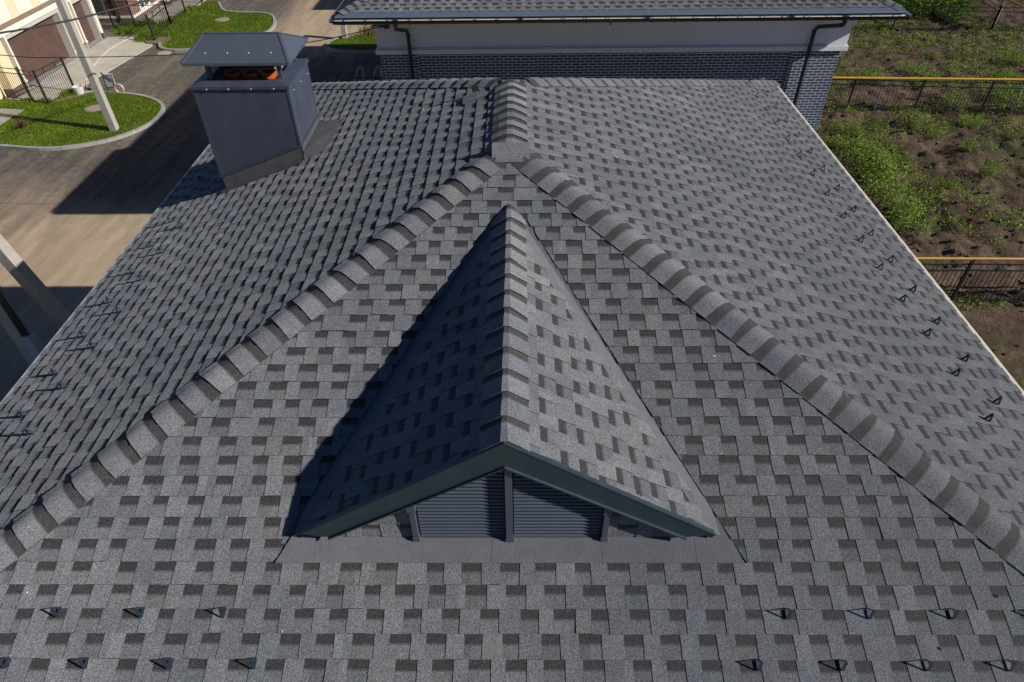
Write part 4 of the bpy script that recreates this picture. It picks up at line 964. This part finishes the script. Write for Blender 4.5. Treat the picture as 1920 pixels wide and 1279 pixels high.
# ------------------------------------------------------------------ plants
def leafclump(r, n, rad, h, lw, stems=True, spread=1.0, up=.5):
    mb = MB()
    ns = max(5, n//26); tips = []
    for s_ in range(ns):
        a = r.uniform(0, 6.28); rr = rad*math.sqrt(r.random()); b = Vector((rr*.35*math.cos(a), rr*.35*math.sin(a), 0)); hh = h*r.uniform(.45, 1.1)*(1-.35*rr/rad)
        t_ = Vector((rr*math.cos(a), rr*math.sin(a), hh)); tips.append((b, t_))
        if stems: mb.add([b+Vector((-.006, 0, 0)), b+Vector((.006, 0, 0)), t_], [(0, 1, 2)], 1, (.7, .8, .5))
    for k in range(n):
        b, t_ = r.choice(tips); u = r.uniform(.12, 1)**.7; p = b.lerp(t_, u)+Vector((r.gauss(0, 1), r.gauss(0, 1), r.gauss(0, .6)))*rad*.11
        d = Vector((r.uniform(-1, 1), r.uniform(-1, 1), r.uniform(-.2, 1)*up)).normalized(); ln = lw*r.uniform(.6, 1.5); sd_ = d.cross(Vector((r.uniform(-1, 1), r.uniform(-1, 1), 1))).normalized()*ln*.26
        kk = r.uniform(.55, 1.4); c_ = (kk*r.uniform(.85, 1.25), kk, kk*r.uniform(.6, 1.1))
        mb.add([p, p+d*ln*.5+sd_, p+d*ln, p+d*ln*.5-sd_], [(0, 1, 2, 3)], 0, c_)
    return mb
# big weeds one can tell apart: three prototypes copied round the field
rw = random.Random(99); protos = [leafclump(rw, 1000, .62, .85, .06), leafclump(rw, 850, .5, .6, .05), leafclump(rw, 1200, .7, 1.05, .055)]
pm = []
for i, p in enumerate(protos):
    o = p.build('weed_clump', [m_weed if i != 1 else m_weed2, m_stem]); COL.objects.unlink(o); pm.append(o)
spots = [(12.55, 12.5, 2, 1.15), (12.75, 13.6, 0, 1.1), (12.6, 14.8, 2, 1.2), (13.1, 15.9, 0, 1.25), (12.9, 16.9, 2, 1.1), (13.4, 17.7, 0, 1.2), (12.7, 18.3, 2, 1.05), (13.9, 16.6, 1, 1.1), (14.3, 18.4, 1, 1.0),
         (13.4, 19.4, 0, .9), (16.2, 20.6, 2, .95), (16.6, 19.6, 2, .9), (14.6, 20.3, 1, .9), (17.3, 18.1, 0, .7), (16.95, 16.0, 2, .7), (14.9, 15.2, 1, .7), (18.6, 20.5, 0, .85), (19.4, 19.0, 1, .7), (17.9, 13.7, 0, .6), (11.9, 10.4, 1, .6),
         (15.6, 13.1, 1, .55), (20.4, 16.2, 0, .7), (11.35, 9.6, 0, .5), (18.8, 22.6, 2, .9), (21.3, 22.9, 2, 1.0), (16.6, 25.2, 0, .9), (18.9, 26.4, 2, 1.0), (15.1, 26.8, 1, .9), (22.6, 25.5, 0, 1.0), (13.6, 27.8, 1, .8), (20.6, 28.6, 1, .9), (24.2, 27.6, 2, 1.0)]
grp = 'weed clumps in the dug field'
for i, (x, y, k, s_) in enumerate(spots):
    o = pm[k].copy(); COL.objects.link(o); o.location = (x, y, fz(x, y)-.03); o.rotation_euler = (0, 0, rw.uniform(0, 6.28)); o.scale = (s_*rw.uniform(1.0, 1.3), s_*1.1, s_*rw.uniform(.85, 1.15))
    tag(o, 'leafy green weed clump growing out of the brown dug soil of the field', 'weed', grp)
for o in pm: bpy.data.objects.remove(o)
bush = [(19.9, 35.6, 1.6), (21.3, 36.2, 1.8), (22.6, 36.0, 1.5), (20.8, 38.0, 1.9), (23.6, 37.8, 1.5), (18.6, 37.2, 1.6), (21.9, 34.6, 1.1)]
bp = leafclump(rw, 1300, .8, 1.1, .10).build('bush', [m_weed2, m_stem]); COL.objects.unlink(bp)
for x, y, s_ in bush:
    x += 2.6
    o = bp.copy(); COL.objects.link(o); o.location = (x, y, ZG); o.rotation_euler = (0, 0, rw.uniform(0, 6.28)); o.scale = (s_, s_, s_*.8)
    tag(o, 'bright green bush standing behind the thin fence at the far edge of the field', 'bush', 'bushes beyond the far fence')
bpy.data.objects.remove(bp)
# small ground cover
wb = MB(); r = random.Random(12); cnt = 0
while cnt < 6500:
    x = r.uniform(8.6, 34); y = r.uniform(3, 42)
    d = noise.noise((x*.33, y*.33, 7.7))+.55*noise.noise((x*1.1, y*1.1, 3.3))
    thr = -.05 if y > 22 else .12
    if x < 14.5 and 12 < y < 21: thr = -.1
    if y < 8.4: thr = .75
    if d < thr and not (abs(y-22) < .5 or abs(y-8.7) < .25): 
        cnt += .12; continue
    cnt += 1; zb_ = fz(x, y); R_ = r.uniform(.1, .32); nl = r.randint(12, 28); kc = r.uniform(.6, 1.3)
    for _ in range(nl):
        a = r.uniform(0, 6.28); rr = R_*math.sqrt(r.random()); p = Vector((x+rr*math.cos(a), y+rr*math.sin(a), zb_+r.uniform(0, .22)*(1-rr/R_*.6)))
        dd = Vector((r.uniform(-1, 1), r.uniform(-1, 1), r.uniform(.0, 1.0))).normalized(); ln = r.uniform(.04, .10); sd_ = dd.cross(Vector((r.uniform(-1, 1), r.uniform(-1, 1), 1))).normalized()*ln*.25
        kk = kc*r.uniform(.6, 1.35); wb.add([p, p+dd*ln*.5+sd_, p+dd*ln, p+dd*ln*.5-sd_], [(0, 1, 2, 3)], 0, (kk*r.uniform(.9, 1.3), kk, kk*.9))
tag(wb.build('weeds', m_weed), kind='stuff')
# soil clods
cm = MB(); r = random.Random(31)
for _ in range(1500):
    x = r.uniform(9, 26); y = r.uniform(4, 34); s_ = r.uniform(.02, .09)*(.5 if y < 8.4 else 1); z = fz(x, y)
    v = [Vector((r.uniform(.6, 1)*a, r.uniform(.6, 1)*b, r.uniform(.5, .9)*c_))*s_+Vector((x, y, z)) for a in (-1, 1) for b in (-1, 1) for c_ in (-1, 1)]
    cm.add(v, [(0, 1, 3, 2), (4, 6, 7, 5), (0, 4, 5, 1), (2, 3, 7, 6), (1, 5, 7, 3), (0, 2, 6, 4)], 0)
tag(cm.build('soil_clods', m_soil), kind='stuff')
# grass and weeds by the brick house and fence corners
wb = MB(); r = random.Random(44)
def tuft(x, y, R_, h, n, z0=ZG+.03):
    for _ in range(n):
        a = r.uniform(0, 6.28); rr = R_*math.sqrt(r.random()); p = Vector((x+rr*math.cos(a), y+rr*math.sin(a), z0)); hh = h*r.uniform(.4, 1.1); t_ = p+Vector((r.uniform(-.5, .5)*hh, r.uniform(-.5, .5)*hh, hh)); w_ = r.uniform(.02, .05)
        kk = r.uniform(.55, 1.4); wb.add([p-Vector((w_, w_*.3, 0)), p+Vector((w_, -w_*.3, 0)), t_], [(0, 1, 2)], 0, (kk*1.1, kk, kk))
for k in range(60): tuft(r.uniform(-23.2, -20.4), r.uniform(33.7, 35.8), .35, .26, 26)
for k in range(24): tuft(r.uniform(-21.0, -20.2), r.uniform(32.3, 33.8), .3, .4, 26)
for k in range(60): tuft(r.uniform(-20.6, -19.7), r.uniform(33.0, 38.8), .3, .26, 30)
for k in range(10): tuft(r.uniform(-20.9, -20.5), r.uniform(23.9, 24.9), .2, .3, 22)
for k in range(8): tuft(r.uniform(-22.5, -21.2), r.uniform(23.4, 23.9), .2, .2, 20)
tag(wb.build('weeds', m_weed), kind='stuff')
wb = MB()
for k in range(26): tuft(r.uniform(-8.6, -4.8), r.uniform(32.6, 33.3), .25, .6, 14, ZG+.08)
tag(wb.build('dry_grass', m_dry), kind='stuff')
mb = leafclump(random.Random(5), 260, .22, .55, .07); o = mb.build('shrub', [m_shrubred, m_stem]); o.location = (-20.68, 20.67, ZG+.08); tag(o, 'small dark red conifer shrub on the front lawn', 'shrub')
